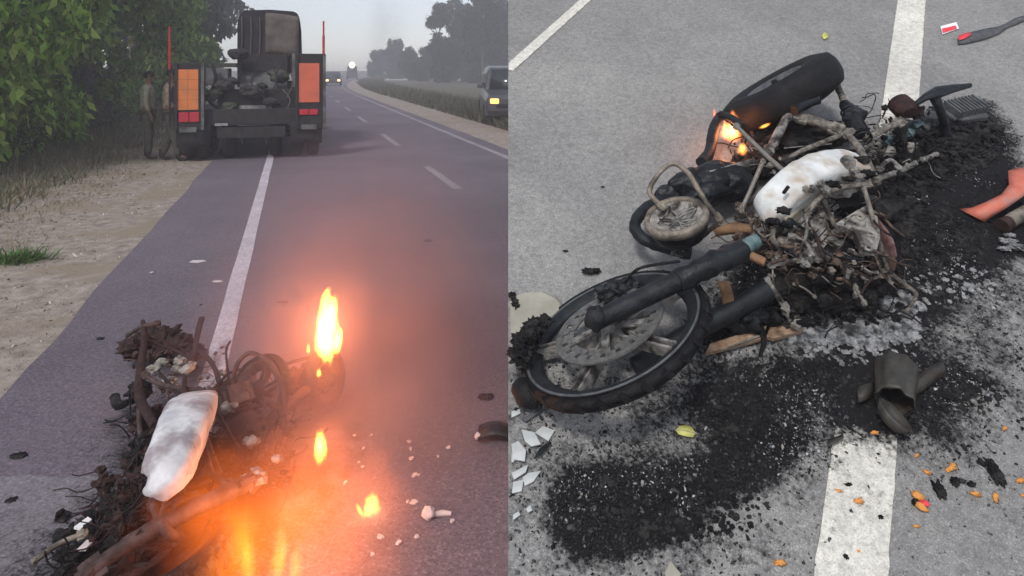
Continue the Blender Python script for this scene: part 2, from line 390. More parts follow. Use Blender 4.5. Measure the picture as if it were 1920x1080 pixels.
def blob_field(blobs):
    def f(x, y):
        s = 0.0
        for (cx, cy, rx, ry, k) in blobs:
            d = ((x - cx) / rx) ** 2 + ((y - cy) / ry) ** 2
            s = max(s, k * max(0, 1 - d ** .5) ** .5 if d < 1 else 0)
        return s
    return f
def gb(u, v, rx, ry, k): p = G(u, v); return (p.x, p.y, rx, ry, k)
lsoot = blob_field([gb(400, 930, .62, .75, .85), gb(240, 1040, .6, .5, .85), gb(500, 860, .5, .6, .7), gb(330, 780, .45, .5, .6), gb(620, 760, .25, .3, .6)])

V, Q, _ = np.array([[-400, -30, -.02], [400, -30, -.02], [400, 700, -.02], [-400, 700, -.02]]), [(0, 1, 2, 3)], 0
tag(bulk('ground', V, Q, M['soil']), kind='structure')
XE = xo(180, 545)                                   # left edge of the asphalt
V, Q, s_ = tube_sheet(XE, xo(905, 262), -2, 300, 0, 240, 60, .05, .05, lsoot)
o = tag(bulk('road', V, Q, M['road']), kind='structure'); soot_attr(o, s_)
V, Q, _ = tube_sheet(XE - 3.0, XE + .05, .3, 90, -.009, 320, 60, .5, 0, None, .012)
tag(bulk('dirt_verge', V, Q, M['dirt'], smooth=True), kind='structure')
V, Q, _ = tube_sheet(xo(905, 262) - .1, xo(905, 262) + 2.6, 2, 200, -.008, 120, 12, 0, .6)
tag(bulk('far_verge', V, Q, M['dirt'], smooth=True), kind='structure')
V = [tuple(RP(8 + (0 if k < 1 else 0), 0)) for k in range(1)]
fa, fb, fc, fd = AT(700, 134, 220), AT(1500, 134, 200), AT(1500, 150, 95), AT(690, 147, 110)
tag(bulk('pale_field', [(p.x, p.y, -.012) for p in (fd, fc, fb, fa)], [(0, 1, 2, 3)], M['field']), kind='structure')

rp_ = random.Random(8); pt_ = [G(-90 + 34 * k, 894 + rp_.uniform(-3, 4)) for k in range(12)] + [G(300, 930), G(270, 1000), G(260, 1150), G(-90, 1150)]
b = MB(); b.add([Vector((p.x, p.y, .003)) for p in pt_], [list(range(len(pt_)))][::-1], False); pa = b.build('asphalt_patch', M['patch']); tag(pa, kind='structure'); soot_attr(pa, [lsoot(p.x, p.y) for p in pt_])
lx0, lx1 = xo(385, 680), xo(427, 680)
V, Q, s_ = tube_sheet(lx0, lx1, -1, 120, .004, 260, 5, .006, .006, lsoot)
o = tag(bulk('edge_line_marking', V, Q, M['paint'], base=RP((lx0 + lx1) / 2, 3)), kind='structure'); soot_attr(o, s_)
dx = xo(830, 334)
for k, (a0, a1) in enumerate([(9.6, 12.0), (15.4, 18.4), (22.5, 25.5), (29, 32), (36, 39), (43, 46), (50, 53)]):
    V, Q, s_ = tube_sheet(dx - .065, dx + .065, a0 * 1.0, a1, .004, 14, 3, .01, .01)
    o = tag(bulk('lane_dash_marking', V, Q, M['paint_far'], base=RP(dx, a0)), kind='structure'); soot_attr(o, s_)
V, Q, s_ = tube_sheet(xo(850, 247) - .3, xo(850, 247) - .16, 4, 90, .004, 60, 3, .02, .02)
o = tag(bulk('far_edge_marking', V, Q, M['paint_far']), kind='structure'); soot_attr(o, s_)

# ------------------------------------------------------------------ the sloping road (embankment)
def inpoly(P, x, y):
    c = False; n = len(P); j = n - 1
    for i in range(n):
        if (P[i][1] > y) != (P[j][1] > y) and x < (P[j][0] - P[i][0]) * (y - P[i][1]) / (P[j][1] - P[i][1]) + P[i][0]: c = not c
        j = i
    return c
def pdist(P, x, y):
    b = 9e9; n = len(P)
    for i in range(n):
        ax, ay = P[i]; bx, by = P[(i + 1) % n]; dx_, dy = bx - ax, by - ay
        t = max(0, min(1, ((x - ax) * dx_ + (y - ay) * dy) / (dx_ * dx_ + dy * dy + 1e-12)))
        b = min(b, (x - ax - t * dx_) ** 2 + (y - ay - t * dy) ** 2)
    return b ** .5
def PX(l): return [sluv(u, v) for u, v in l]
SOOT = [  # burnt areas on the slope: outline, strength, softness
    (PX([(1330, 640), (1500, 600), (1640, 640), (1740, 590), (1850, 500), (1930, 470), (1935, 400), (1890, 320), (1880, 250), (1840, 200), (1700, 240), (1600, 330), (1500, 420), (1430, 480), (1350, 580)]), 1.3, .14),
    (PX([(1330, 680), (1500, 640), (1700, 620), (1850, 690), (1860, 730), (1780, 820), (1660, 800), (1560, 800), (1480, 850), (1400, 880), (1330, 850), (1270, 790), (1210, 770)]), .88, .16),
    (PX([(1550, 630), (1720, 600), (1760, 760), (1690, 825), (1600, 815), (1550, 800)]), 1.1, .07),
    (PX([(1065, 895), (1130, 885), (1230, 885), (1330, 865), (1420, 800), (1490, 830), (1430, 900), (1330, 940), (1230, 1010), (1090, 1040), (1040, 985)]), 1.4, .08),
    (PX([(960, 700), (1330, 690), (1250, 780), (1100, 790), (960, 780)]), .55, .15),
    (PX([(1040, 800), (1300, 780), (1420, 830), (1460, 930), (1300, 1060), (1060, 1080), (980, 1000), (990, 880)]), .52, .2),
    (PX([(1660, 820), (1760, 840), (1880, 730), (1930, 600), (1935, 480), (1750, 600)]), .62, .2),
    (PX([(1480, 830), (1680, 810), (1640, 850), (1540, 860)]), .4, .08),
]
def ssoot(s, t):
    b = 0.0
    for P, k, f in SOOT:
        d = pdist(P, s, t)
        if inpoly(P, s, t): b = max(b, k * min(1, .55 + .45 * d / f))
        elif d < f: b = max(b, k * .55 * (1 - d / f))
    return b
S_L = lambda t: -(7.0 / F) * (SL(0, t).y)            # the embankment's left edge
def slope_sheet(outline, n_s, n_t, h, m, name):
    (s0, s1), (t0, t1) = outline
    V = np.zeros((n_s * n_t, 3), np.float32); so_ = np.zeros(n_s * n_t, np.float32); k = 0
    for i in range(n_t):
        t = t0 + (t1 - t0) * i / (n_t - 1)
        l = S_L(t) if s0 is None else s0
        for j in range(n_s):
            s = l + (s1 - l) * j / (n_s - 1); p = SL(s, t, h); V[k] = p; so_[k] = ssoot(s, t); k += 1
    Q = [(i * n_s + j, i * n_s + j + 1, (i + 1) * n_s + j + 1, (i + 1) * n_s + j) for i in range(n_t - 1) for j in range(n_s - 1)]
    o = tag(bulk(name, V, Q, m), kind='structure'); soot_attr(o, so_); return o
TB = -(SO.z / math.sin(TH)) - .02; TT = 6.2          # foot and crest of the slope
slope_sheet(((None, 3.2), (TB, 4.1)), 190, 190, 0, M['slope_road'], 'sloping_road')
# solid body under the sheet: retaining side, back and crest
b = MB()
def body(s, t, z=None, h=-.006):
    p = SL(s, t, h)
    if z is not None: p.z = z
    return p
sR = 7.0
prof = [(TB, None), (4.1, None), (TT, None)]
lt = [body(S_L(t), t) for t, _ in prof]; rt = [body(sR, t) for t, _ in prof]
bk = SL(0, TT).y + 3.0
vs = lt + [Vector((S_L(TT), bk, lt[2].z)), Vector((S_L(TT), bk, -.1)), Vector((lt[0].x, lt[0].y, -.1))]
vr = rt + [Vector((sR, bk, lt[2].z)), Vector((sR, bk, -.1)), Vector((sR, lt[0].y, -.1))]
n = len(vs); b.add(vs + vr, [list(range(n - 1, -1, -1)), list(range(n, 2 * n))] + [[i, (i + 1) % n, n + (i + 1) % n, n + i] for i in range(n)], False)
tag(b.build('embankment', M['bankside']), kind='structure')

def slope_line(uv0, uv1, width, name, h):
    (sa, ta), (sb, tb) = uv0, uv1
    d = Vector((sb - sa, tb - ta)); L_ = d.length; d.normalize(); nrm = Vector((d.y, -d.x)); na, nx = 150, 9
    V = []; so_ = []
    for i in range(na):
        for j in range(nx):
            g = (j / (nx - 1) - .5)
            p = Vector((sa, ta)) + d * (L_ * i / (na - 1)) + nrm * (g * width + (.004 * noise.noise((i * .9, j * .3, 1)) if j in (0, nx - 1) else 0))
            p.x = max(p.x, S_L(p.y) + .002)
            V.append(SL(p.x, p.y, h)); so_.append(ssoot(p.x, p.y) * .95)
    Q = [(i * nx + j, i * nx + j + 1, (i + 1) * nx + j + 1, (i + 1) * nx + j) for i in range(na - 1) for j in range(nx - 1)]
    o = tag(bulk(name, V, Q, M['slope_paint']), kind='structure'); soot_attr(o, so_)
a_, b_ = Vector(sluv(1595, 1079)), Vector(sluv(1709, 1)); dd = (b_ - a_).normalized()
wl = (Vector(sluv(1664, 1000)) - Vector(sluv(1531, 1000))).length * abs(dd.y)
slope_line(tuple(a_ - dd * .5), tuple(b_ + dd * .9), wl, 'wide_line_marking', .004)
a_, b_ = Vector(sluv(956, 128)), Vector(sluv(1096, 2)); dd = (b_ - a_).normalized()
slope_line(tuple(a_ - dd * .02), tuple(b_ + dd * .9), .06, 'thin_line_marking', .004)
# ------------------------------------------------------------------ trees
def leaf_cloud(centres, radii, n, size, cols, droop=0.5, seed=1, hang=0.0, flat=.42):
    """n small leaf faces spread through ellipsoid clumps (denser near their skin)"""
    r = np.random.default_rng(seed); C = np.array(centres); Rr = np.array(radii)
    wgt = (Rr ** 2).sum(1); k = r.choice(len(C), n, p=wgt / wgt.sum())
    d = r.normal(size=(n, 3)); d /= np.linalg.norm(d, axis=1)[:, None]
    rad = r.uniform(.35, 1.0, n) ** .45
    P = C[k] + d * Rr[k] * rad[:, None]
    P[:, 2] -= hang * r.uniform(0, 1, n) ** 2
    ax = r.normal(size=(n, 3)); ax[:, 2] -= droop * 2; ax /= np.linalg.norm(ax, axis=1)[:, None]
    ot = r.normal(size=(n, 3)); ot -= (ot * ax).sum(1)[:, None] * ax; ot /= np.linalg.norm(ot, axis=1)[:, None]
    L_ = size * r.uniform(.6, 1.4, n)[:, None]; W = L_ * flat * .5
    nr = np.cross(ax, ot)
    V = np.stack([P, P + ax * L_ * .5 + ot * W + nr * L_ * .06, P + ax * L_, P + ax * L_ * .5 - ot * W + nr * L_ * .06], 1).reshape(-1, 3)
    Q = np.arange(n * 4).reshape(n, 4)
    cc = np.array(cols); ci = r.integers(0, len(cc), n)
    clump = r.uniform(.75, 1.25, len(C))[k]
    c = cc[ci] * (clump * r.uniform(.7, 1.3, n))[:, None]
    return V, Q, np.repeat(c, 4, 0)
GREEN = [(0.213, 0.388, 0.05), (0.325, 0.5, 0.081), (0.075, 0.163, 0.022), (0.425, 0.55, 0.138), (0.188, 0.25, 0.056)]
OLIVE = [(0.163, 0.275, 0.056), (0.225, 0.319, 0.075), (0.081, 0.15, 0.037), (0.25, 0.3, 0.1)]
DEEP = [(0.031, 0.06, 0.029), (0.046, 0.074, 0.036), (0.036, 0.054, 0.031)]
def tree(name, label, x, a, height, rad, low, nl, size, cols, seed, group, trunk_r=.16, columns=False, hang=.4, nclump=26, base=None):
    r = random.Random(seed); base = base or RP(x, a, -.02); t = thing(name, label, 'tree', base, group)
    lean = Vector((r.uniform(-.3, .3), r.uniform(-.3, .3), 0)); pts = [base + lean * (k / 5) ** 2 + Vector((0, 0, height * .82 * k / 5)) for k in range(6)]
    b = MB(); b.tube(pts, [trunk_r * (1 - .8 * k / 5) * (1.35 if k == 0 else 1) for k in range(6)], 9, 3, .25); b.build('trunk', M['bark'], t)
    cs, rs = [], []
    for i in range(nclump):
        f = r.uniform(0, 1); z = low + (height - low) * f
        env = math.sin(math.pi * min(1, .18 + .8 * f)) ** .7 if not columns else (.5 + .5 * math.sin(math.pi * f)) * (1 - .35 * f)
        an = r.uniform(0, 2 * math.pi); q = rad * env * r.uniform(.35, .95)
        c = base + lean * f + Vector((math.cos(an) * q, math.sin(an) * q, z)); s = rad * r.uniform(.22, .42)
        cs.append(tuple(c)); rs.append((s, s, s * r.uniform(.7, 1.25)))
    for i in range(0, nclump, 2):
        c = Vector(cs[i]); st = pts[min(4, max(1, int((c.z - base.z) / (height * .82) * 4)))]
        if i < 14:
            lb = MB(); lb.tube([st, (st + c) / 2 + Vector((0, 0, .2)), c], [trunk_r * .4, trunk_r * .25, trunk_r * .08], 6, 3, .2); lb.build('limb', M['bark'], t)
    V, Q, c = leaf_cloud(cs, rs, nl, size, cols, .8, seed, hang)
    V[:, 2] = np.maximum(V[:, 2], base.z + .05)
    bulk('crown', V, Q, M['leaf'], c, parent=t)
    return t
GL = 'trees along the left verge'
tree('roadside_tree', 'bright green leafy tree at the far left, nearest the viewer', -6.6, 12.6, 8.5, 3.1, .5, 34000, .23, GREEN, 3, GL, .2, hang=.7, nclump=34)
tree('roadside_tree', 'green tree just behind the nearest tree, hanging over the dry grass', -6.3, 16.5, 9.5, 2.7, .5, 26000, .26, GREEN, 5, GL, .2, hang=.7, nclump=30)
tree('roadside_tree', 'olive green tree behind the two standing men', -6.6, 21.5, 10, 2.9, .8, 20000, .30, OLIVE, 8, GL, .2, hang=.6)
tree('roadside_tree', 'dark olive tree right behind the red pole beside the trailer', -6.8, 27.5, 11, 3.1, .8, 17000, .30, OLIVE, 13, GL, .22)
tree('roadside_tree', 'greyish green tree left of the canvas hood, half hidden by trailer', -6.9, 35, 12, 3.3, .8, 13000, .38, OLIVE, 21, GL, .24)
tree('roadside_tree', 'bluish hazy tree reaching the sky beside the canvas hood', -7.0, 45, 13, 3.6, 1, 10000, .48, DEEP, 34, GL, .26)
tree('roadside_tree', 'faint farthest tree of the left row behind the canvas hood', -7.4, 58, 13, 3.6, 1, 7000, .6, DEEP, 55, GL, .26)
tree('roadside_tree', 'dark green tree filling the gap behind the nearest left tree', -10.2, 17.5, 11, 3.4, .3, 16000, .30, DEEP, 14, GL, .25)  # leaves take the darkest green palette
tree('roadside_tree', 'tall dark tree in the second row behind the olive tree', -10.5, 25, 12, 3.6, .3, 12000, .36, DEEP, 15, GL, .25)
GR = 'hazy trees across the road'
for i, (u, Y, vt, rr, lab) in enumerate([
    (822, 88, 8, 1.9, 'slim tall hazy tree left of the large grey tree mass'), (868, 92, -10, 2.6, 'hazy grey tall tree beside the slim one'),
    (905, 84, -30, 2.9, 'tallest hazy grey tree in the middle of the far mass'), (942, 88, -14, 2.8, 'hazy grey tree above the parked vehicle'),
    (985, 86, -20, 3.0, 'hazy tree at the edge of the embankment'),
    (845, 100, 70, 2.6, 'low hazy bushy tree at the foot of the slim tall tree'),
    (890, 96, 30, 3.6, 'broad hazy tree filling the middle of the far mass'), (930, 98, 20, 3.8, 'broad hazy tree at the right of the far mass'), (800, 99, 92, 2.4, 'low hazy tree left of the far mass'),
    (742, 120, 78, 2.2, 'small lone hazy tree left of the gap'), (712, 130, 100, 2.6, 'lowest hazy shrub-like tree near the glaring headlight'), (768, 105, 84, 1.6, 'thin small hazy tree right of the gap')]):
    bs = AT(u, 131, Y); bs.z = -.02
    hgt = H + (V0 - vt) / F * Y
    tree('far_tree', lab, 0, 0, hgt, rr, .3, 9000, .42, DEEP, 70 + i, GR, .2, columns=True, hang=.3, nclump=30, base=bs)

# ------------------------------------------------------------------ grass, scrub, verge litter (uncountable)
def blades(n, pos, hgt, wid, cols, seed, lean=.5):
    r = np.random.default_rng(seed); P = pos(n, r); n = len(P)
    an = r.uniform(0, 2 * np.pi, n); hh = hgt * r.uniform(.4, 1.3, n); ww = wid * r.uniform(.6, 1.4, n)
    sd = np.stack([np.cos(an), np.sin(an), np.zeros(n)], 1); ln = r.normal(size=(n, 3)) * lean; ln[:, 2] = 1; ln /= np.linalg.norm(ln, axis=1)[:, None]
    md = P + ln * (hh * .55)[:, None]; tp = P + ln * hh[:, None]; tp[:, :2] += ln[:, :2] * (hh * .35)[:, None]; tp[:, 2] -= .08 * hh
    V = np.stack([P - sd * ww[:, None] * .5, P + sd * ww[:, None] * .5, md + sd * ww[:, None] * .35, md - sd * ww[:, None] * .35, tp + sd * ww[:, None] * .08, tp - sd * ww[:, None] * .08], 1).reshape(-1, 3)
    i = np.arange(n)[:, None] * 6
    Q = np.concatenate([i + np.array([[0, 1, 2, 3]]), i + np.array([[3, 2, 4, 5]])], 0)
    c = np.array(cols)[r.integers(0, len(cols), n)] * r.uniform(.6, 1.3, n)[:, None]
    return V, Q, np.repeat(c, 6, 0)
DRY = [(.22, .18, .115), (.16, .145, .085), (.11, .115, .06), (.26, .21, .13), (.09, .11, .05)]
def rpv(x, a): return np.stack([RD.x * a + RN.x * x, RD.y * a + RN.y * x, np.full_like(a, -.015)], 1)
def pos_band(x0, x1, a0, a1, edge=.5):
    def f(n, r):
        a = a0 + (a1 - a0) * r.uniform(0, 1, n) ** 1.5; g = r.uniform(0, 1, n)
        ed = np.array([noise.noise((q * .8, 2.2, 1)) + .6 * noise.noise((q * 2.9, 5, 1)) for q in a]) * edge
        x = x0 + (x1 + ed - x0) * g; return rpv(x, a)
    return f
V, Q, c = blades(34000, pos_band(-9, XE - 1.75, 5, 34, .7), .27, .015, DRY, 4)
tag(bulk('dry_grass', V, Q, M['grass'], c), 'dry brown and green grass below the left trees', 'grass', kind='stuff')
V, Q, c = blades(22000, pos_band(-5.5, XE - 1.0, 3.4, 20, .9), .07, .009, [(.34, .27, .18), (.25, .21, .13), (.17, .17, .09)], 6, .9)
tag(bulk('short_grass', V, Q, M['grass'], c), 'short straw coloured grass thinning out onto the dirt verge', 'grass', kind='stuff')
cs, rs = [], []
for i in range(90):
    a = 9 + 30 * random.random() ** 1.4; x = -4.9 - 3.2 * random.random(); p = RP(x, a, .25 + .35 * random.random()); s = random.uniform(.3, .65); cs.append(tuple(p)); rs.append((s, s, s * .8))
V, Q, c = leaf_cloud(cs, rs, 26000, .12, [(.10, .11, .055), (.14, .13, .08), (.085, .10, .05), (.16, .14, .095)], .2, 9, 0)
V[:, 2] = np.maximum(V[:, 2], 0)
tag(bulk('scrub', V, Q, M['leaf'], c), 'low dull scrub tangled beneath the left trees', 'scrub', kind='stuff')
def pos_far(n, r):
    a = 16 + 110 * r.uniform(0, 1, n) ** 1.3; x = xo(905, 262) + 1.3 + 3.2 * r.uniform(0, 1, n) ** 1.2; b_ = np.array([bend(q) for q in a]); return rpv(x + b_, a)
V, Q, c = blades(16000, pos_far, .42, .05, [(.10, .10, .06), (.13, .115, .08), (.08, .085, .05)], 12)
tag(bulk('roadside_weeds', V, Q, M['grass'], c), 'hazy grey green weeds on the far side of the road', 'grass', kind='stuff')

def chips(P, size, cols, seed, nrm=None, thick=.35, wts=None, base_up=0.0):
    """small angular fragments, each an uneven flattened block"""
    r = np.random.default_rng(seed); P = np.asarray(P, float); n = len(P)
    box_ = np.array([[-1, -1, -1], [1, -1, -1], [1, 1, -1], [-1, 1, -1], [-1, -1, 1], [1, -1, 1], [1, 1, 1], [-1, 1, 1]], float) * .5
    J = box_[None] * r.uniform(.35, 1.25, (n, 8, 3))
    sz = np.broadcast_to(np.asarray(size, float), (n,)) * r.lognormal(0, .45, n)
    J *= sz[:, None, None] * np.stack([r.uniform(.5, 1.6, n), r.uniform(.4, 1.0, n), thick * r.uniform(.5, 1.8, n)], 1)[:, None, :]
    q = r.normal(size=(n, 3)) * .5; ang = r.uniform(0, 2 * np.pi, n)
    ca, sa = np.cos(ang), np.sin(ang); X = J[..., 0] * ca[:, None] - J[..., 1] * sa[:, None]; Y = J[..., 0] * sa[:, None] + J[..., 1] * ca[:, None]; Z = J[..., 2] + X * q[:, :1] + Y * q[:, 1:2]
    if nrm is None: ex, ey, en = np.array([1, 0, 0.]), np.array([0, 1., 0]), np.array([0, 0, 1.])
    else: ex, ey, en = np.array(EX), np.array(ET), np.array(EN)
    V = P[:, None, :] + X[..., None] * ex + Y[..., None] * ey + (Z + (sz * thick * .3 + base_up)[:, None])[..., None] * en
    f = np.array([[0, 3, 2, 1], [4, 5, 6, 7], [0, 1, 5, 4], [1, 2, 6, 5], [2, 3, 7, 6], [3, 0, 4, 7]])
    Q = (np.arange(n)[:, None, None] * 8 + f[None]).reshape(-1, 4)
    cc = np.array(cols); c = cc[r.choice(len(cc), n, p=wts)] * r.uniform(.6, 1.4, n)[:, None]
    return V.reshape(-1, 3), Q, np.repeat(c, 8, 0)
a = 1.2 + 16 * rng.uniform(0, 1, 9000) ** 1.5; x = XE - .02 - 2.9 * rng.uniform(0, 1, 9000)
V, Q, c = chips(rpv(x, a) + np.array([0, 0, .004]), .011, [(.34, .28, .24), (.22, .175, .14), (.46, .40, .36), (.13, .10, .08)], 3)
tag(bulk('verge_gravel', V, Q, M['chip'], c), 'loose gravel and leaf litter on the dirt verge', 'gravel', kind='stuff')

# green tuft on the verge
tp = G(35, 488); t = thing('weed_tuft', 'small bright green weed tuft on the dirt verge', 'plant', tp)
def pos_t(n, r): q = r.normal(size=(n, 3)) * np.array([.10, .07, 0]); return q + np.array([tp.x, tp.y, -.01])
V, Q, c = blades(420, pos_t, .13, .014, [(.08, .15, .035), (.11, .18, .05), (.06, .11, .03)], 31, .9)
bulk('blade_cluster', V, Q, M['grass'], c, parent=t)
for k in range(16):
    an = k * 2.4; b = MB(); l = .10 + .05 * random.random(); p0 = tp + Vector((math.cos(an) * .03, math.sin(an) * .02, 0)); d = Vector((math.cos(an) * .6, math.sin(an) * .6, 1)).normalized(); sd = d.cross(Vector((0, 0, 1))).normalized() * .014
    b.sheet([[p0 - sd * .4, p0 + sd * .4], [p0 + d * l * .5 - sd, p0 + d * l * .5 + sd], [p0 + d * l - sd * .2 - Vector((0, 0, .02)), p0 + d * l + sd * .2 - Vector((0, 0, .02))]], .002); b.build('leaf', M['leafgreen'] if 'leafgreen' in M else M.setdefault('leafgreen', mat('weed_leaf', (.06, .16, .03), (.10, .22, .05), 20, .6)), t)

# ------------------------------------------------------------------ low-loader trailer with its load
def RF(x0, a0):
    """local frame of a vehicle standing on the road: right, along, up"""
    o = RP(x0, a0)
    return lambda r, f, z: o + RN * r + RD * f + Vector((0, 0, z))
RM = Matrix((RN, RD, Vector((0, 0, 1)))).transposed()
TA = G(472, 300); ta = TA.dot(RD); tx = TA.dot(RN); T = RF(tx, ta)
def rbox(b, c, s, **k): return b.box(T(*c), s, RM, **k)
trl = thing('low_loader_trailer', 'dark low loader trailer seen from behind with two upright orange panels', 'trailer', T(0, 0, 0))
PXM = 1300 / TA.y
def lx(u): return (u - 472) / PXM / .99
def lz(v): return (300 - v) / PXM
b = MB(); rbox(b, (0, 3.4, .78), (2.5, 6.6, .16), bev=.02); b.build('deck', M['darkframe'], trl)
b = MB(); rbox(b, (0, .16, .80), (2.46, .18, .30), bev=.02); b.build('rear_beam', M['darkframe'], trl)
for s in (-.55, .55):
    b = MB(); rbox(b, (s, 3.4, .55), (.14, 6.2, .30)); b.build('chassis_beam', M['darkframe'], trl)
axm = Matrix((RD, Vector((0, 0, 1)), RN)).transposed()
TYP = [(.24, -.10), (.38, -.11), (.43, -.085), (.445, -.03), (.445, .03), (.43, .085), (.38, .11), (.24, .10)]
for f in (.55, 1.65):
    b = MB(); b.tube([T(-1.1, f, .45), T(1.1, f, .45)], .07, 10); b.build('axle', M['darkframe'], trl)
    for r in (-1.14, -.86, -.42, .42, .80, 1.12) if f < 1 else (-1.14, -.86, .86, 1.12):
        b = MB(); b.lathe(T(r, f, .445), axm, TYP, 28, True); wh = b.build('tyre', M['tyre'], trl)
        b = MB(); b.lathe(T(r, f, .445), axm, [(0, -.05), (.08, -.06), (.10, -.04), (.22, -.03), (.245, -.09), (.245, .09), (.22, .03), (0, .05)], 20); b.build('rim', M['darkframe'], wh)
for r, w_ in ((-1.0, .58), (.98, .58)):
    b = MB(); b.sheet([[T(r - w_ / 2, .0, z) + RD * (.02 * math.sin(z * 6)), T(r + w_ / 2, .0, z) + RD * (.02 * math.sin(z * 6))] for z in (.28, .42, .56, .70)], .012); b.build('mud_flap', M['tyre'], trl)
for u0, u1, v0, v1, mt, wide, lamp in ((347, 382, 130, 204, 'panel', (342, 392, 118, 242), (349, 384, 208, 226)), (555, 593, 118, 193, 'panel2', (549, 605, 100, 244), (556, 591, 206, 217))):
    xa, xb, xc, xd = lx(wide[0]), lx(wide[1]), lz(wide[3]), lz(wide[2])
    b = MB(); rbox(b, ((xa + xb) / 2, .03, (xc + xd) / 2), (xb - xa, .16, xd - xc), bev=.02); rp = b.build('folded_ramp', M['darkframe'], trl)
    for k in (0, 1):
        b = MB(); rbox(b, ((xa + .03) if k == 0 else xb - .03, -.07, (xc + xd) / 2), (.05, .05, (xd - xc) * .98)); b.build('ramp_rail', M['greypaint' if k else 'darkframe'], rp)
    nr, ni = (4, 2) if mt == 'panel' else (1, 1)
    for i in range(ni):
        for k in range(nr):
            w1 = lx(u1) - lx(u0); h1 = lz(v0) - lz(v1); b = MB()
            rbox(b, (lx(u0) + w1 * (i + .5) / ni, -.062, lz(v1) + h1 * (k + .5) / nr), (w1 / ni - .004, .012, h1 / nr - .004)); b.build('reflector_panel', M[mt], rp)
    w1 = lx(lamp[1]) - lx(lamp[0])
    for k in range(2):
        b = MB(); rbox(b, (lx(lamp[0]) + w1 * (k + .5) / 2, -.065, (lz(lamp[2]) + lz(lamp[3])) / 2), (w1 / 2 - .008, .03, lz(lamp[2]) - lz(lamp[3])), bev=.01); b.build('tail_lamp', M['taillens'], rp)
    b = MB(); rbox(b, ((lx(u0) + lx(u1)) / 2, -.06, lz(240)), (.28, .012, .09)); b.build('lamp_bracket', M['greypaint'], rp)
for u, v0, v1, rr in ((333, 52, 130, .022), (601, 36, 118, .02)):
    b = MB(); b.tube([T(lx(u), .05, lz(235)), T(lx(u), .05, lz(v1))], rr * .8, 8); pb = b.build('marker_post', M['darkframe'], trl)
    for k in range(3):
        za, zb = lz(v1) + (lz(v0) - lz(v1)) * k / 3, lz(v1) + (lz(v0) - lz(v1)) * (k + 1) / 3
        b = MB(); b.tube([T(lx(u), .05, za), T(lx(u), .05, zb - .004)], rr * (1.25 if k < 2 else .9), 8); b.build('pole_section', M['redpole'], pb)
b = MB(); rbox(b, (0, -.01, .52), (1.2, .05, .20), bev=.01); b.build('underrun_bar', M['darkframe'], trl)
b = MB(); rbox(b, (lx(420), -.04, lz(232)), (.22, .02, .045)); b.build('number_plate', M['plate'], trl)
for s in (-.2, .22):
    b = MB(); b.tube([T(s, -.02, .62), T(s + .02, -.03, .45), T(s + .05, -.02, .30)], .02, 8, 3); b.build('chain', M['darkframe'], trl)
# the lorry it carries
LT = T; lor = thing('canvas_top_lorry', 'olive military lorry with khaki canvas hood carried on the trailer', 'lorry', T(lx(495), .9, .86))
def lbox(n, u0, u1, v0, v1, f0, f1, m, par=None, **k):
    b = MB(); rbox(b, ((lx(u0) + lx(u1)) / 2 * (1 + f0 * .0), (f0 + f1) / 2, (lz(v0) + lz(v1)) / 2), (lx(u1) - lx(u0), f1 - f0, lz(v0) - lz(v1)), **k); return b.build(n, M[m], par or lor)
def hoodring(f, k, z0, z1, xa, xb):
    P = []
    for i in range(13):
        an = math.pi * i / 12; cx = (xa + xb) / 2; hw = (xb - xa) / 2
        e = 9.0; ca, sa = math.cos(an), math.sin(an)
        x = cx - hw * (abs(ca) ** (2 / e)) * (1 if ca > 0 else -1); z = z0 + (z1 - z0) * (abs(sa) ** (2 / 4.5))
        wv = .025 * noise.noise((x * 3, f * 2, z * 3))
        P.append(T(x + wv, f, z + wv))
    return [T(xa, f, z0 - .01)] + P + [T(xb, f, z0 - .01)]
xa, xb = lx(438), lx(562); z0, z1 = lz(105), lz(8)
b = MB(); b.loft([hoodring(f, 1, z0, z1, xa, xb) for f in (1.2, 1.6, 2.2, 2.8, 3.4, 4.0)], True); hood = b.build('canvas_hood', M['darkcanvas'], lor)
rows = []
for i in range(9):
    g = i / 8; u = 492 + (556 - 492) * g; row = []
    for k in range(9):
        q = k / 8; vv = (15 + 7 * g * g) + (104 - 8 * (1 - g) - 15) * q
        row.append(T(lx(u), 1.16 + .05 * noise.noise((g * 3, q * 3, 1)) - .05 * math.sin(q * 3.1), lz(vv)))
    rows.append(row)
b = MB(); b.sheet(rows, .015); b.build('rear_flap', M['canvas'], hood)
for k in range(3):
    b = MB(); b.tube([T(lx(446 + 17 * k), 1.17, lz(100)), T(lx(448 + 17 * k), 1.16, lz(60)), T(lx(447 + 17 * k), 1.17, lz(24))], .012, 6, 2); b.build('hood_strap', M['canvas'], hood)
lbox('tailgate', 447, 536, 100, 136, 1.02, 1.14, 'darkframe', bev=.02)
lbox('cargo_bed', 444, 556, 104, 140, 1.16, 4.0, 'olive')
for u in (440, 543): lbox('side_post', u, u + 8, 98, 166, .98, 1.1, 'greypaint')
b = MB(); b.sheet([[T(lx(u), 1.0 - .35 * q, lz(136 + 32 * q)) for u in (446, 490, 534)] for q in (0, .3, .6, 1)], .02); hd = b.build('lower_panel', M['greypaint'], lor)
lbox('bumper', 410, 552, 168, 208, .30, .52, 'darkframe', bev=.03)
lbox('emblem_plate', 470, 482, 172, 184, .27, .298, 'plate')
lbox('white_strip', 443, 506, 199, 207, .268, .298, 'plate')
for u in (418, 540):
    b = MB(); b.lathe(T(lx(u), 1.5, lz(196)), axm, [(.2, -.1), (.36, -.12), (.42, -.06), (.42, .06), (.36, .12), (.2, .1)], 24, True); b.build('wheel', M['tyre'], lor)
lbox('stowage_box', 388, 428, 128, 160, .5, 1.2, 'greypaint', bev=.02)
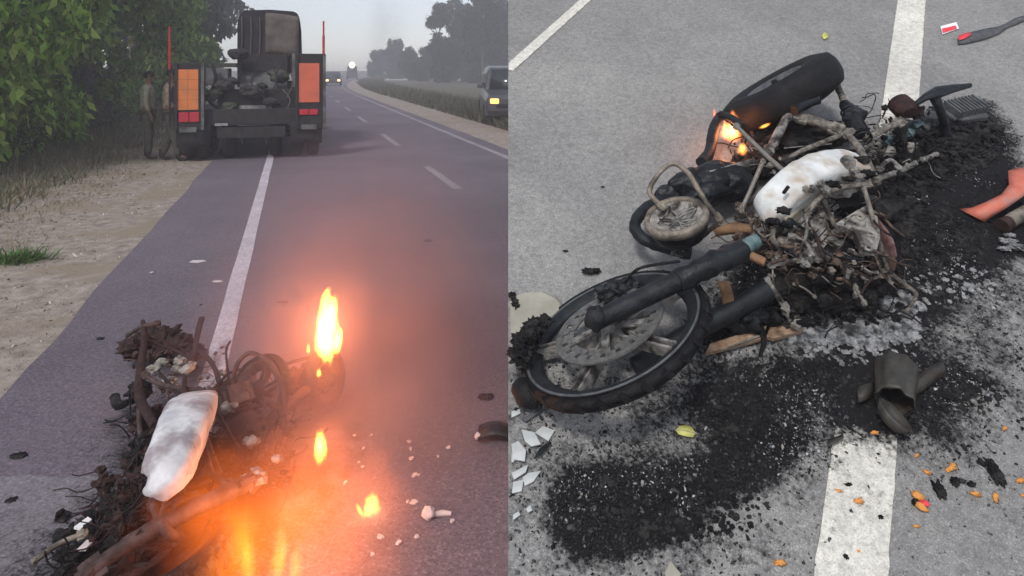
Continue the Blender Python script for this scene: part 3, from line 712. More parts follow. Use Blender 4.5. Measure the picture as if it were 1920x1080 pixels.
b = MB(); b.tube([T(lx(400), .35, lz(120)), T(lx(408), .3, lz(150)), T(lx(395), .3, lz(185)), T(lx(412), .3, lz(205))], .035, 8, 4); b.build('hanging_strap', M['darkcanvas'], lor)
rt_ = random.Random(3)
for i in range(12):
    u, v = rt_.uniform(398, 548), rt_.uniform(96, 200); b = MB(); rr_ = rt_.uniform(.07, .15)
    b.lump(T(lx(u), .42 - .25 * (v > 160) + .3 * (v < 130), lz(v)), (rr_ * 1.4, rr_, rr_ * .8), None, i + 5, .35, 1.4, 3); b.build('stowed_bundle', M[('darkcanvas', 'darkframe', 'darkcanvas', 'olive')[i % 4]], lor)
for i in range(7):
    u, v = rt_.uniform(405, 545), rt_.uniform(110, 170); b = MB(); b.tube([T(lx(u), .25, lz(v)), T(lx(u + rt_.uniform(-18, 18)), .2, lz(v + 22)), T(lx(u + rt_.uniform(-18, 18)), .24, lz(v + 50))], .014, 6, 3); b.build('lashing_rope', M['canvas' if i % 2 else 'darkcanvas'], lor)
lbox('rack', 396, 441, 118, 126, .5, 1.1, 'olive')

# ------------------------------------------------------------------ two men beside the trailer
def skin(name, P, E, rads, m, parent):
    me = bpy.data.meshes.new(name); off = INV[parent.name]
    me.from_pydata([tuple(Vector(p) - off) for p in P], E, []); me.materials.append(m)
    o = link(bpy.data.objects.new(name, me)); o.parent = parent; INV[o.name] = off
    sm = o.modifiers.new('skin', 'SKIN'); sm.use_smooth_shade = True
    for i, r in enumerate(rads):
        rr = r if isinstance(r, tuple) else (r, r); me.skin_vertices[0].data[i].radius = rr
    me.skin_vertices[0].data[0].use_root = True
    ss = o.modifiers.new('subdivision', 'SUBSURF'); ss.levels = 2; ss.render_levels = 2
    return o
def person(label, base, face, hgt, up_m, arms, stride=.1):
    k = hgt / 1.75; fw = Vector((math.sin(face), math.cos(face), 0)); rt = Vector((fw.y, -fw.x, 0))
    q = lambda r, f, z: base + rt * r * k + fw * f * k + Vector((0, 0, z * k))
    t = thing('person', label, 'person', base, 'men standing by the trailer')
    st = stride
    legs = [q(0, 0, .95), q(.10, 0, .90), q(.12, st * .4 + .02, .50), q(.12, st, .09), q(.13, st + .15, .035), q(-.10, 0, .90), q(-.12, -st * .3 + .02, .50), q(-.12, -st, .09), q(-.13, -st + .15, .035)]
    tors = [q(0, 0, 1.10), q(0, .01, 1.30), q(0, 0, 1.45), q(0, .01, 1.53), q(0, .03, 1.62), q(0, .035, 1.72)]
    P = legs + tors; E = [(0, 1), (1, 2), (2, 3), (3, 4), (0, 5), (5, 6), (6, 7), (7, 8), (0, 9), (9, 10), (10, 11), (11, 12), (12, 13), (13, 14)]
    Rr = [.12, .085, .06, .042, .035, .085, .06, .042, .035, (.13, .10), (.15, .10), (.11, .08), .052, .085, .07]
    ai = []
    for s, (el, ha) in zip((1, -1), arms):
        n0 = len(P); P += [q(s * .19, 0, 1.42), q(s * el[0], el[1], el[2]), q(s * ha[0], ha[1], ha[2])]; E += [(11, n0), (n0, n0 + 1), (n0 + 1, n0 + 2)]; Rr += [.05, .04, .028]
        ai.append(n0)
        h0 = Vector(P[-1]); dr = (h0 - Vector(P[-2])).normalized()
        n1 = len(P); P.append(h0 + dr * .07 * k); E.append((n0 + 2, n1)); Rr.append((.036, .018))
        for j in range(4):
            off = rt * (.024 * (j - 1.5)) * k
            ln = (.075, .085, .08, .065)[j]; n2 = len(P); P += [h0 + dr * .09 * k + off, h0 + dr * (.09 + ln * .6) * k + off + fw * .012, h0 + dr * (.09 + ln) * k + off + fw * .03]; E += [(n1, n2), (n2, n2 + 1), (n2 + 1, n2 + 2)]; Rr += [.010, .009, .008]
        n2 = len(P); P += [h0 + dr * .05 * k + fw * .04, h0 + dr * .09 * k + fw * .055]; E += [(n0 + 2, n2), (n2, n2 + 1)]; Rr += [.011, .009]
    bd = skin('body', P, E, [tuple(x * k for x in r) if isinstance(r, tuple) else r * k for r in Rr], M['skin'], t)
    # clothing
    tp = [q(0, 0, .97)] + legs[1:4] + legs[5:8]; skin('trousers', tp, [(0, 1), (1, 2), (2, 3), (0, 4), (4, 5), (5, 6)], [x * k for x in (.145, .105, .085, .07, .105, .085, .07)], M['trousers'], t)
    sp = [q(0, 0, .90), q(0, 0, 1.10), q(0, .01, 1.30), q(0, 0, 1.44), q(0, .01, 1.50)]; se = [(0, 1), (1, 2), (2, 3), (3, 4)]; sr = [(.165 * k, .125 * k), (.155 * k, .12 * k), (.18 * k, .125 * k), (.13 * k, .10 * k), (.06 * k, .06 * k)]
    for n0 in ai: m0 = len(sp); sp += [P[n0], P[n0 + 1], P[n0 + 1] * .35 + P[n0 + 2] * .65]; se += [(3, m0), (m0, m0 + 1), (m0 + 1, m0 + 2)]; sr += [.068 * k, .056 * k, .046 * k]
    skin('shirt', sp, se, sr, up_m, t)
    for c3, c4 in ((3, 4), (7, 8)):
        b = MB(); b.tube([P[c3] + Vector((0, 0, .12 * k)), P[c3] - Vector((0, 0, .02)), P[c4] * .5 + P[c3] * .5 - Vector((0, 0, .025)), P[c4]], [.06 * k, .06 * k, .05 * k, .035 * k], 10, 3)
        b.build('boot', M['boot'], t)
    hc = q(0, .03, 1.665)
    fm = Matrix((rt, fw, Vector((0, 0, 1)))).transposed()
    b = MB(); b.lump(hc + fw * -.012 * k + Vector((0, 0, .035 * k)), (.088 * k, .10 * k, .085 * k), fm, 2, .12, 3, 2); b.build('hair', M['hair'], t)
    b = MB(); b.lump(hc + fw * .105 * k - Vector((0, 0, .012)), (.014 * k, .022 * k, .028 * k), fm, 1, .05); b.build('nose', M['skin'], t)
    for s in (-1, 1):
        b = MB(); b.lump(hc + rt * s * .088 * k, (.012 * k, .022 * k, .032 * k), fm, 1, .05); b.build('ear', M['skin'], t)
        b = MB(); b.lump(hc + rt * s * .033 * k + fw * .083 * k + Vector((0, 0, .015 * k)), (.012 * k, .008 * k, .007 * k), fm, 1, .02); b.build('eye', M['hair'], t)
    return t
person('person in plain olive shirt and dark trousers standing leftmost, arms hanging', G(277, 297), R(70), 1.64, M['uniform'], (((.25, .0, 1.13), (.24, .08, .88)), ((.25, -.02, 1.13), (.25, .05, .88))), .03)
person('person in mottled brown shirt standing close to the trailer, one arm bent', G(320, 300), R(75), 1.68, M['uniform2'], (((.26, .0, 1.13), (.20, .18, .98)), ((.27, .06, 1.14), (.12, .26, 1.20))), .17)

# ------------------------------------------------------------------ vehicles across the road
def car(name, label, cat, base, yaw, paint, Lc, Wc, Hc, lamp, boxy=0.0, bonnet=True):
    fw = Vector((math.sin(yaw), math.cos(yaw), 0)); rt = Vector((fw.y, -fw.x, 0)); up = Vector((0, 0, 1))
    q = lambda r, f, z: base + rt * r + fw * f + up * z
    mm = Matrix((rt, fw, up)).transposed(); t = thing(name, label, cat, base)
    lo, be = .30, Hc * .56
    def ring(f, w_, zb, zt, tw):
        pts = []
        for (x, z) in ((-w_, zb), (-w_, zb + (zt - zb) * .7), (-tw, zt), (tw, zt), (w_, zb + (zt - zb) * .7), (w_, zb)): pts.append(q(x, f, z))
        return pts
    hw = Wc / 2
    b = MB(); b.loft([ring(-Lc / 2, hw * .86, lo + .1, be - .1, hw * .74), ring(-Lc / 2 + .12, hw * .97, lo, be, hw * .9), ring(-Lc * .1, hw, lo - .05, be + .05, hw * .95), ring(Lc * .22, hw, lo - .05, be + .02, hw * .93), ring(Lc / 2 - .2, hw * .97, lo, be - .10, hw * .86), ring(Lc / 2, hw * .88, lo + .05, be - .22, hw * .76)], True, False); body_ = b.build('body', paint, t)
    f0, f1 = (-Lc / 2 + .15, Lc * .24)
    b = MB(); b.loft([ring(f0, hw * .9, be - .05, be + .05, hw * .86), ring(f0 + .3 - .2 * boxy, hw * .88, be, Hc - .08, hw * .74), ring(-.1, hw * .88, be, Hc, hw * .76), ring(f1 - .75 + .3 * boxy, hw * .88, be, Hc - .06, hw * .72), ring(f1, hw * .9, be - .02, be + .05, hw * .85)], True, False); cab = b.build('cabin', paint, t)
    s = Vector
    b = MB(); fa, fb = f1 + .012, f1 - .70 + .3 * boxy
    b.sheet([[q(-hw * .78, fa, be + .06), q(hw * .78, fa, be + .06)], [q(-hw * .66, fb + .06, Hc - .13), q(hw * .66, fb + .06, Hc - .13)]], -.03); b.build('windscreen', M['window'], cab)
    for sd in (-1, 1):
        for (a0, a1) in ((f0 + .35, -.12), (-.02, f1 - .68)):
            b = MB(); b.sheet([[q(sd * (hw * .885 + .006), a0, be + .08), q(sd * (hw * .885 + .006), a1 + .3 * (a1 > 0), be + .08)], [q(sd * (hw * .80 + .006), a0 + .1, Hc - .15), q(sd * (hw * .80 + .006), a1, Hc - .15)]], .01 * sd); b.build('side_window', M['window'], cab)
        b = MB(); b.box(q(sd * hw * .68, Lc / 2 - .015, be - .28), (.26, .10, .15), mm, bev=.03); b.build('headlight', lamp, t)
        b = MB(); b.box(q(sd * (hw + .09), f1 - .25, be + .14), (.16, .08, .12), mm, bev=.02); b.build('mirror', paint, t)
        for f in (-Lc * .32, Lc * .31):
            b = MB(); am = Matrix((fw, up, rt)).transposed(); b.lathe(q(sd * (hw - .10), f, .33), am, [(.19, -.1), (.30, -.11), (.33, -.07), (.33, .07), (.30, .11), (.19, .1)], 24, True); ty = b.build('wheel', M['tyre'], t)
            b = MB(); b.lathe(q(sd * (hw - .10), f, .33), am, [(0, .04 * sd), (.05, .06 * sd), (.17, .05 * sd), (.195, .09 * sd), (.195, -.09 * sd)], 18); b.build('rim', M['silver'], ty)
    b = MB(); b.box(q(0, Lc / 2 + .005, be - .42), (Wc * .62, .06, .12), mm, bev=.02); b.build('grille', M['darkframe'], t)
    b = MB(); b.box(q(0, Lc / 2 + .0, lo + .07), (Wc * .9, .12, .18), mm, bev=.04); b.build('bumper', M['darkframe'], t)
    return t
yw = math.atan2(-RD.x, -RD.y)
car('oncoming_car', 'dark oncoming car with both headlights on, far down the road', 'car', G(625, 160), yw + R(4), M['carpaint'], 4.2, 1.72, 1.5, M['headlamp'])
p = AT(660, 132, 118); p.z = 0
car('oncoming_lorry', 'faint far vehicle behind a single glaring headlight at the road bend', 'vehicle', p, yw + R(6), M['carpaint'], 5.0, 1.9, 2.3, M['carpaint'], 1.0)
b = MB(); b.lathe(AT(660, 122, 114.5), Matrix((Vector((1, 0, 0)), Vector((0, 0, 1)), Vector((0, -1, 0)))).transposed(), [(0, .12), (.35, .08), (.48, 0), (.40, -.06), (0, -.08)], 24)
lampo = b.build('headlight', M['headlamp_far']); far = [o for o in COL.objects if o.name == 'oncoming_lorry'][0]
lampo.parent = far; lampo.location = lampo.location - far.location
suv = car('parked_vehicle', 'silver grey utility vehicle on the far shoulder cut off by the embankment', 'car', G(950, 236) + RN * .72 + RD * 2.2, yw + R(12), M['silver'], 4.4, 1.78, 1.82, M['indicator'], .8)

# ------------------------------------------------------------------ haze
b = MB(); b.box((10, 70, 8.5), (170, 190, 19))
hz = b.build('haze', bpy.data.materials.new('haze')); tag(hz, 'thin grey evening haze over the road', 'haze', kind='stuff')
m = hz.data.materials[0]; m.use_nodes = True; t = m.node_tree; t.nodes.clear()
pv = t.nodes.new('ShaderNodeVolumePrincipled'); pv.inputs['Color'].default_value = (.96, .92, 1.0, 1); pv.inputs['Density'].default_value = .0053; pv.inputs['Anisotropy'].default_value = 0.0
om = t.nodes.new('ShaderNodeOutputMaterial'); t.links.new(pv.outputs[0], om.inputs['Volume'])
# ------------------------------------------------------------------ shared wreck helpers
def TB(name, P, pts, r, m, par, n=10, sm=4, jit=.12, flat=1.0):
    if m in ('beige', 'tan', 'alu', 'ashmetal'): r = [x * .68 for x in r] if hasattr(r, '__len__') else r * .68
    jit = max(jit, .2)
    b = MB(); b.tube([P(*p) for p in pts], r, n, sm if len(pts) > 2 else 0, jit, True, flat)
    if m in ('beige', 'tan', 'alu', 'ashmetal', 'strut', 'mauve'):                      # weld beads and lugs where it met its neighbours
        for q_, e_ in ((0, 1), (-1, -2)):
            re_ = (r[q_] if hasattr(r, '__len__') else r); p0_ = P(*pts[q_]); d_ = (P(*pts[e_]) - p0_).normalized()
            b.lump(p0_ + d_ * re_, (re_ * 1.5, re_ * 1.35, re_ * 1.2), frame_z(d_), len(pts) * 3.1 + q_, .7, 2.4, 1, False)
            b.box(p0_ + d_ * re_ * 2.2, (re_ * 3.2, re_ * .7, re_ * 2.2), frame_z(d_))
    return b.build(name, M[m], par)
def axis_img(p, dirpx, ratio):
    w_ = (C0 - p).normalized(); r_ = (EX - w_ * EX.dot(w_)).normalized(); u_ = w_.cross(r_)
    d = Vector(dirpx).normalized(); return (w_ * ratio + (r_ * d.x - u_ * d.y) * math.sqrt(1 - ratio * ratio)).normalized()
def frame_z(ax, ref=None):
    ax = ax.normalized(); x = (ref - ax * ref.dot(ax)).normalized() if ref is not None else ax.orthogonal().normalized()
    return Matrix((x, ax.cross(x), ax)).transposed()
def tyre_prof(R_, w_, rim): return [(rim, -w_ * .36), (rim + .01, -w_ * .46), (R_ - (R_ - rim) * .45, -w_ * .52), (R_ - .016, -w_ * .40), (R_ - .003, -w_ * .2), (R_, 0), (R_ - .003, w_ * .2), (R_ - .016, w_ * .40), (R_ - (R_ - rim) * .45, w_ * .52), (rim + .01, w_ * .46), (rim, w_ * .36)]
def wheel(parent, c, ax, Rt, wt, rim, mats, spokes=5, disc=None, name='wheel', rot=0.0, lining=True):
    m = frame_z(ax, EX)
    b = MB(); b.lathe(c, m, [(rim - .028, -wt * .30), (rim + .004, -wt * .42), (rim + .006, -wt * .34), (rim - .012, -wt * .2), (rim - .022, 0), (rim - .012, wt * .2), (rim + .006, wt * .34), (rim + .004, wt * .44), (rim - .010, wt * .42), (rim - .034, wt * .16), (rim - .04, 0), (rim - .034, -wt * .16)], 72, True)
    wr = b.build(name, M[mats['rim']], parent)
    b = MB(); b.lathe(c, m, tyre_prof(Rt, wt, rim), 80, True, wob=mats.get('wob', 0.0))
    for k in range(mats.get('tread', 0)):
        an = 2 * math.pi * k / mats['tread']
        for s in (-1, 1):
            rr = Rt - .004; p = c + m @ Vector((rr * math.cos(an + s * .03), rr * math.sin(an + s * .03), s * wt * .22))
            bm = m @ Matrix.Rotation(an, 3, 'Z') @ Matrix.Rotation(s * .5, 3, 'X')
            b.box(p, (.012, .030, wt * .24), bm)
    b.build('tyre', M[mats['tyre']], wr)
    b = MB(); b.lathe(c, m, [(0, -.05), (.03, -.05), (.034, -.02), (.05, -.015), (.05, .015), (.034, .02), (.03, .055), (.014, .056), (.012, .07), (0, .07)], 28); b.build('hub', M[mats['hub']], wr)
    for k in range(spokes):
        an = rot + 2 * math.pi * k / spokes; bm = m @ Matrix.Rotation(an, 3, 'Z'); L_ = rim - .03 - .035
        b = MB()
        for s in (-1, 1):
            b.box(c + bm @ Vector((.04 + L_ / 2, s * .012 * .9, 0)), (L_, .008, .034), bm)
        b.box(c + bm @ Vector((.04 + L_ / 2, 0, -.004)), (L_, .020, .014), bm)
        b.build('spoke', M[mats['spoke']], wr)
    if disc:
        ri, ro, z = disc; b = MB(); nn = 60; ks = [ri, ri + (ro - ri) * .36, ri + (ro - ri) * .66, ro]; th = .005
        for i in range(nn):
            for q in range(3):
                if q == 1 and i % 3 == 0 or q == 0 and i % 6 == 2: continue
                a0, a1 = 2 * math.pi * i / nn, 2 * math.pi * (i + 1) / nn; r0, r1 = ks[q], ks[q + 1]
                P = [c + m @ Vector((r * math.cos(a), r * math.sin(a), zz)) for zz in (z, z + th) for (r, a) in ((r0, a0), (r1, a0), (r1, a1), (r0, a1))]
                b.add(P, [[3, 2, 1, 0], [4, 5, 6, 7], [0, 1, 5, 4], [1, 2, 6, 5], [2, 3, 7, 6], [3, 0, 4, 7]], False)
        b.build('brake_disc', M[mats['disc']], wr)
        for k in range(5):
            bm = m @ Matrix.Rotation(2 * math.pi * (k + .4) / 5, 3, 'Z'); b = MB(); b.box(c + bm @ Vector(((.03 + ri + .006) / 2, .012, z + .003)), (ri + .006 - .03, .022, .007), bm @ Matrix.Rotation(.25, 3, 'Z')); b.build('disc_carrier_arm', M[mats['carrier']], wr)
    return wr
def tank(parent, P, spine, wid, hei, m, m2=None, up=Vector((0, 0, 1)), name='fuel_tank', e=2.6):
    pts = [P(*s) for s in spine]; n = 22; rings = []
    PP, W, Hh = [], [], []
    for i in range(len(pts) - 1):
        for k in range(5):
            t = k / 5; p0, p1, p2, p3 = pts[max(i - 1, 0)], pts[i], pts[i + 1], pts[min(i + 2, len(pts) - 1)]
            PP.append(.5 * ((2 * p1) + (p2 - p0) * t + (2 * p0 - 5 * p1 + 4 * p2 - p3) * t * t + (3 * p1 - p0 - 3 * p2 + p3) * t ** 3)); W.append(wid[i] * (1 - t) + wid[i + 1] * t); Hh.append(hei[i] * (1 - t) + hei[i + 1] * t)
    PP.append(pts[-1]); W.append(wid[-1]); Hh.append(hei[-1])
    for i, p in enumerate(PP):
        d = (PP[min(i + 1, len(PP) - 1)] - PP[max(i - 1, 0)]).normalized(); s = d.cross(up).normalized(); u = s.cross(d); r = []
        endk = min(1.0, .45 + .55 * min(i, len(PP) - 1 - i) / 2.0)
        for k in range(n):
            an = 2 * math.pi * k / n; ca, sa = math.cos(an), math.sin(an)
            x = abs(ca) ** (2 / e) * (1 if ca > 0 else -1); y = abs(sa) ** (2 / e) * (1 if sa > 0 else -1)
            q = 1 + .05 * noise.noise(p * 9 + Vector((ca, sa, 0))) + .07 * noise.noise(p * 24 + Vector((ca * 2, sa * 2, 3)))
            r.append(p + s * x * W[i] * endk * q + u * y * Hh[i] * endk * q)
        rings.append(r)
    b = MB(); b.loft(rings, True); return b.build(name, M[m], parent)
def clutter(parent, P, box_, n, seed, m, name, hmax, hmin=.02, size=.02, kinds='wtb'):
    """a tangle of burnt wires, clips and flakes, too small to pick apart"""
    r = random.Random(seed); b = MB()
    for i in range(n):
        u, v, h = r.uniform(box_[0], box_[2]), r.uniform(box_[1], box_[3]), r.uniform(hmin, hmax); p = P(u, v, h); k = r.choice(kinds)
        if k == 'w':
            q = [p]; d = Vector((r.gauss(0, 1), r.gauss(0, 1), r.gauss(0, .6))).normalized()
            for _ in range(4): d = (d + Vector((r.gauss(0, .5), r.gauss(0, .5), r.gauss(0, .5)))).normalized(); q.append(q[-1] + d * size * r.uniform(.8, 2))
            b.tube(q, size * r.uniform(.06, .15), 5, 2)
        elif k == 't': b.lump(p, (size * r.uniform(.3, .9), size * r.uniform(.3, .9), size * r.uniform(.3, .7)), None, r.random() * 50, .6, 2.2, 1, False)
        else:
            mm = Quaternion((r.gauss(0, 1), r.gauss(0, 1), r.gauss(0, 1), r.gauss(0, 1))).normalized().to_matrix(); b.box(p, (size * r.uniform(.4, 1.8), size * r.uniform(.3, .8), size * r.uniform(.1, .4)), mm)
    o = b.build(name, M[m], parent); o['kind'] = 'stuff'; return o

# ------------------------------------------------------------------ fire and smoke
def flame_mat(name, A, col, nscale=1.6, power=1.6, kz=.55, warp=.35, seed=0.0):
    m = bpy.data.materials.new(name); m.use_nodes = True; t = m.node_tree; t.nodes.clear(); L = t.links.new
    tc = t.nodes.new('ShaderNodeTexCoord')
    nz = t.nodes.new('ShaderNodeTexNoise'); nz.noise_dimensions = '4D'; nz.inputs['W'].default_value = seed; nz.inputs['Scale'].default_value = nscale; nz.inputs['Detail'].default_value = 3; L(tc.outputs['Object'], nz.inputs['Vector'])
    sub = t.nodes.new('ShaderNodeVectorMath'); sub.operation = 'SUBTRACT'; L(nz.outputs['Color'], sub.inputs[0]); sub.inputs[1].default_value = (.5, .5, .5)
    scl = t.nodes.new('ShaderNodeVectorMath'); scl.operation = 'MULTIPLY'; L(sub.outputs[0], scl.inputs[0]); scl.inputs[1].default_value = (warp * 2, warp * 2, warp)
    ad = t.nodes.new('ShaderNodeVectorMath'); ad.operation = 'ADD'; L(tc.outputs['Object'], ad.inputs[0]); L(scl.outputs[0], ad.inputs[1])
    sx = t.nodes.new('ShaderNodeSeparateXYZ'); L(ad.outputs[0], sx.inputs[0])
    def mt(op, a, b=None, c=None):
        q = t.nodes.new('ShaderNodeMath'); q.operation = op
        for i, s in enumerate((a, b, c)):
            if s is None: continue
            if isinstance(s, (int, float)): q.inputs[i].default_value = s
            else: L(s, q.inputs[i])
        return q.outputs[0]
    k = mt('MULTIPLY_ADD', sx.outputs[2], kz, 1.15)                     # narrower towards the tip
    x = mt('MULTIPLY', sx.outputs[0], k); y = mt('MULTIPLY', sx.outputs[1], k)
    r2 = mt('ADD', mt('ADD', mt('MULTIPLY', x, x), mt('MULTIPLY', y, y)), mt('MULTIPLY', sx.outputs[2], sx.outputs[2]))
    st_ = t.nodes.new('ShaderNodeVectorMath'); st_.operation = 'MULTIPLY'; L(tc.outputs['Object'], st_.inputs[0]); st_.inputs[1].default_value = (2.6, 2.6, 1.3)
    n3 = t.nodes.new('ShaderNodeTexNoise'); n3.noise_dimensions = '4D'; n3.inputs['W'].default_value = seed + 5; n3.inputs['Scale'].default_value = 1.0; n3.inputs['Detail'].default_value = 5; L(st_.outputs[0], n3.inputs['Vector'])
    rg = mt('MULTIPLY', mt('SUBTRACT', n3.outputs['Fac'], .5), mt('MULTIPLY_ADD', sx.outputs[2], .5, 1.0))
    v = mt('MAXIMUM', mt('ADD', mt('SUBTRACT', 1.0, mt('SQRT', r2)), rg), 0.0)
    e = mt('MULTIPLY', mt('POWER', v, power), A)
    em = t.nodes.new('ShaderNodeEmission'); em.inputs[0].default_value = (*col, 1); L(e, em.inputs[1])
    o = t.nodes.new('ShaderNodeOutputMaterial'); L(em.outputs[0], o.inputs['Volume']); return m
def unit_dom(name, centre, zdir, rx, ry, rz, m, parent=None):
    me = bpy.data.meshes.new(name); V, Fc = ICO[2]; me.from_pydata([tuple(v * 1.16) for v in V], [], Fc); me.materials.append(m)
    o = link(bpy.data.objects.new(name, me)); mx = frame_z(zdir, EX).to_4x4() @ Matrix.Diagonal((rx, ry, rz, 1)); mx.translation = centre
    if parent is not None: o.parent = parent; mx.translation = centre - INV[parent.name]
    o.matrix_basis = mx; return o
def fire(label, base, top, width, A, watts, col=(1, .30, .035), tongues=1, seed=1, group=None, kz=.55, power=1.6, warp=.35):
    t = thing('fire', label, 'fire', base, group); d = top - base; r = random.Random(seed)
    unit_dom('flame', base + d * .46, d, width, width, d.length * .62, flame_mat('flame', A, col, 1.4, power, kz, warp, seed * 3.3), t)
    for k in range(tongues - 1):
        o_ = Vector((r.uniform(-1, 1), r.uniform(-1, 1), 0)) * width * .8; l = r.uniform(.4, .8)
        unit_dom('flame_tongue', base + o_ + d * l * .5, d + o_ * .4, width * .55, width * .55, d.length * l * .6, flame_mat('flame_tongue', A * .9, col, 1.4, power, kz, .4, seed * 3.3 + k), t)
    if watts:
        ld = bpy.data.lights.new('firelight', 'POINT'); ld.energy = watts; ld.color = (1, .40, .18); ld.shadow_soft_size = .05
        lo = link(bpy.data.objects.new('firelight', ld)); lo.parent = t; lo.location = d * .5
    return t

# ------------------------------------------------------------------ burning motorcycle on the level road
mc = thing('motorcycle', 'burning motorcycle wreck with pale tank lying across the white edge line', 'motorcycle', G(400, 900))
tank(mc, G, [(372, 748, .36), (358, 768, .42), (336, 825, .43), (317, 880, .40), (305, 925, .33)], [.075, .09, .084, .076, .062], [.03, .05, .06, .06, .045], 'tank2', e=3.6)
for i, (u, v, h, r_) in enumerate([(300, 800, .46, .022), (288, 850, .44, .02), (372, 770, .45, .02), (352, 820, .49, .012), (300, 925, .38, .02), (330, 935, .36, .022), (345, 760, .48, .014)]):
    b = MB(); b.lump(G(u, v, h - .03), (r_ * .8, r_ * 1.8, r_ * .5), None, i + 60, .9, 2.4, 2); b.build('soot_crust', M['brown'], mc)
b = MB(); b.lump(G(352, 690, .36), (.03, .05, .02), None, 3, .4); b.build('tank_cap_flange', M['alu'], mc)
# frame tubes, left side of the bike as seen
TB('frame_tube', G, [(268, 603, .34), (270, 640, .32), (264, 690, .26), (262, 745, .2), (290, 800, .2)], [.012, .016, .02, .022, .018], 'brown', mc)
TB('frame_tube', G, [(345, 745, .3), (350, 690, .3), (372, 660, .28), (398, 682, .3), (412, 720, .28)], .011, 'brown', mc)
TB('lever', G, [(378, 598, .2), (370, 630, .18), (364, 664, .15)], [.018, .016, .01], 'brown', mc)
TB('foot_peg', G, [(214, 742, .1), (222, 760, .07), (244, 752, .08), (268, 745, .12)], [.022, .024, .014, .016], 'char', mc)
b = MB()
for i, (u, v, rx, rz) in enumerate([(262, 650, .10, .07), (298, 642, .12, .09), (330, 655, .10, .07), (355, 668, .08, .05), (275, 640, .08, .07)]): b.lump(G(u, v, .10), (rx * .85, .10, rz * .8), None, i * 7 + 1, .8, 3.2, 3)
b.build('melted_seat', M['brown'], mc)
for i, (u, v, h) in enumerate([(305, 680, .1), (335, 690, .12), (318, 715, .1), (340, 675, .16), (290, 690, .1)]):
    b = MB(); b.lump(G(u, v, h), (.035, .03, .022), None, i + 4, .6, 2, 2); b.build('bleached_bracket', M['alu'], mc)
for i, (u, v, h, r_) in enumerate([(262, 735, .14, .05), (275, 790, .12, .06), (250, 860, .05, .045), (420, 740, .16, .06), (455, 800, .16, .08), (500, 840, .12, .07), (410, 850, .14, .06), (440, 900, .08, .07), (545, 715, .2, .06), (580, 700, .2, .055), (560, 770, .1, .05), (400, 930, .06, .07), (480, 860, .08, .08), (380, 880, .1, .05), (520, 790, .12, .06)]):
    b = MB(); b.lump(G(u, v, h), (r_, r_ * 1.1, r_ * .8), None, i * 3 + 11, .55, 2.2, 3); b.build('charred_fairing', M['brown' if i % 3 else 'char'], mc)
p = G(462, 815, .18); m_ = frame_z(Vector((.5, -.5, .7)))
b = MB(); b.lathe(p, m_, [(0, .06), (.05, .06), (.075, .04), (.09, .0), (.095, -.05), (.08, -.08), (0, -.08)], 26, wob=.1); b.build('crankcase', M['brown'], mc)
for k in range(8):
    b = MB(); b.box(G(424 + k * 4, 770 - 5 * k, .22 + .012 * k), (.10, .085, .005), m_); b.build('cylinder_fin', M['mauve' if k % 2 else 'brown'], mc)
wp = G(487, 735, .24); wa = axis_img(wp, (-.95, -.2), .72)
wheel(mc, wp, wa, .165, .06, .132, dict(rim='mauve', tyre='char', hub='brown', spoke='mauve', wob=.03), 6, None, 'wheel', .3)
TB('engine_guard', G, [(445, 800, .14), (434, 745, .24), (442, 690, .36), (468, 662, .42), (506, 682, .40), (530, 730, .3), (538, 800, .12)], .010, 'mauve', mc, sm=6)
for i, (u, v, rr) in enumerate([(428, 765, .035), (470, 828, .03), (476, 896, .045), (420, 700, .02), (520, 860, .02)]):
    b = MB(); b.lump(G(u, v, .27), (rr, rr * .7, rr * .6), None, i + 31, .7, 2.4, 2); b.build('ash_patch', M['ashmetal'], mc)
for i, pts in enumerate([[(300, 700, .2), (330, 735, .26), (350, 760, .3)], [(268, 700, .26), (300, 720, .24), (340, 728, .28), (400, 735, .3)], [(400, 730, .3), (430, 700, .3), (470, 690, .26), (540, 690, .24)], [(405, 770, .3), (440, 830, .26), (470, 880, .2), (500, 905, .14)], [(380, 800, .3), (400, 860, .28), (420, 905, .26)], [(350, 920, .28), (400, 905, .24), (450, 870, .2), (520, 820, .14)], [(500, 700, .24), (545, 680, .26), (600, 665, .28)], [(262, 745, .2), (262, 800, .16), (275, 860, .12), (290, 920, .2)], [(430, 720, .3), (424, 660, .34), (432, 640, .36)], [(270, 640, .3), (310, 650, .26), (350, 668, .24), (370, 690, .24)], [(240, 628, .2), (268, 612, .34), (300, 606, .36)], [(520, 760, .2), (560, 780, .12), (600, 770, .04)], [(300, 960, .2), (360, 1000, .16), (430, 1020, .1)]]):
    TB('frame_rod', G, pts, (.008, .011, .006)[i % 3], ('brown', 'mauve', 'char')[i % 3], mc, 8, 5)
wheel(mc, G(606, 712, .17), Vector((.93, -.36, .1)), .15, .08, .10, dict(rim='brown', tyre='char', hub='char', spoke='brown', wob=.05), 5, None, 'burning_wheel')
TB('swingarm', G, [(500, 740, .2), (555, 705, .22), (605, 700, .2)], [.03, .03, .02], 'brown', mc)
TB('swingarm', G, [(520, 780, .16), (570, 735, .18), (604, 715, .17)], .022, 'brown', mc)
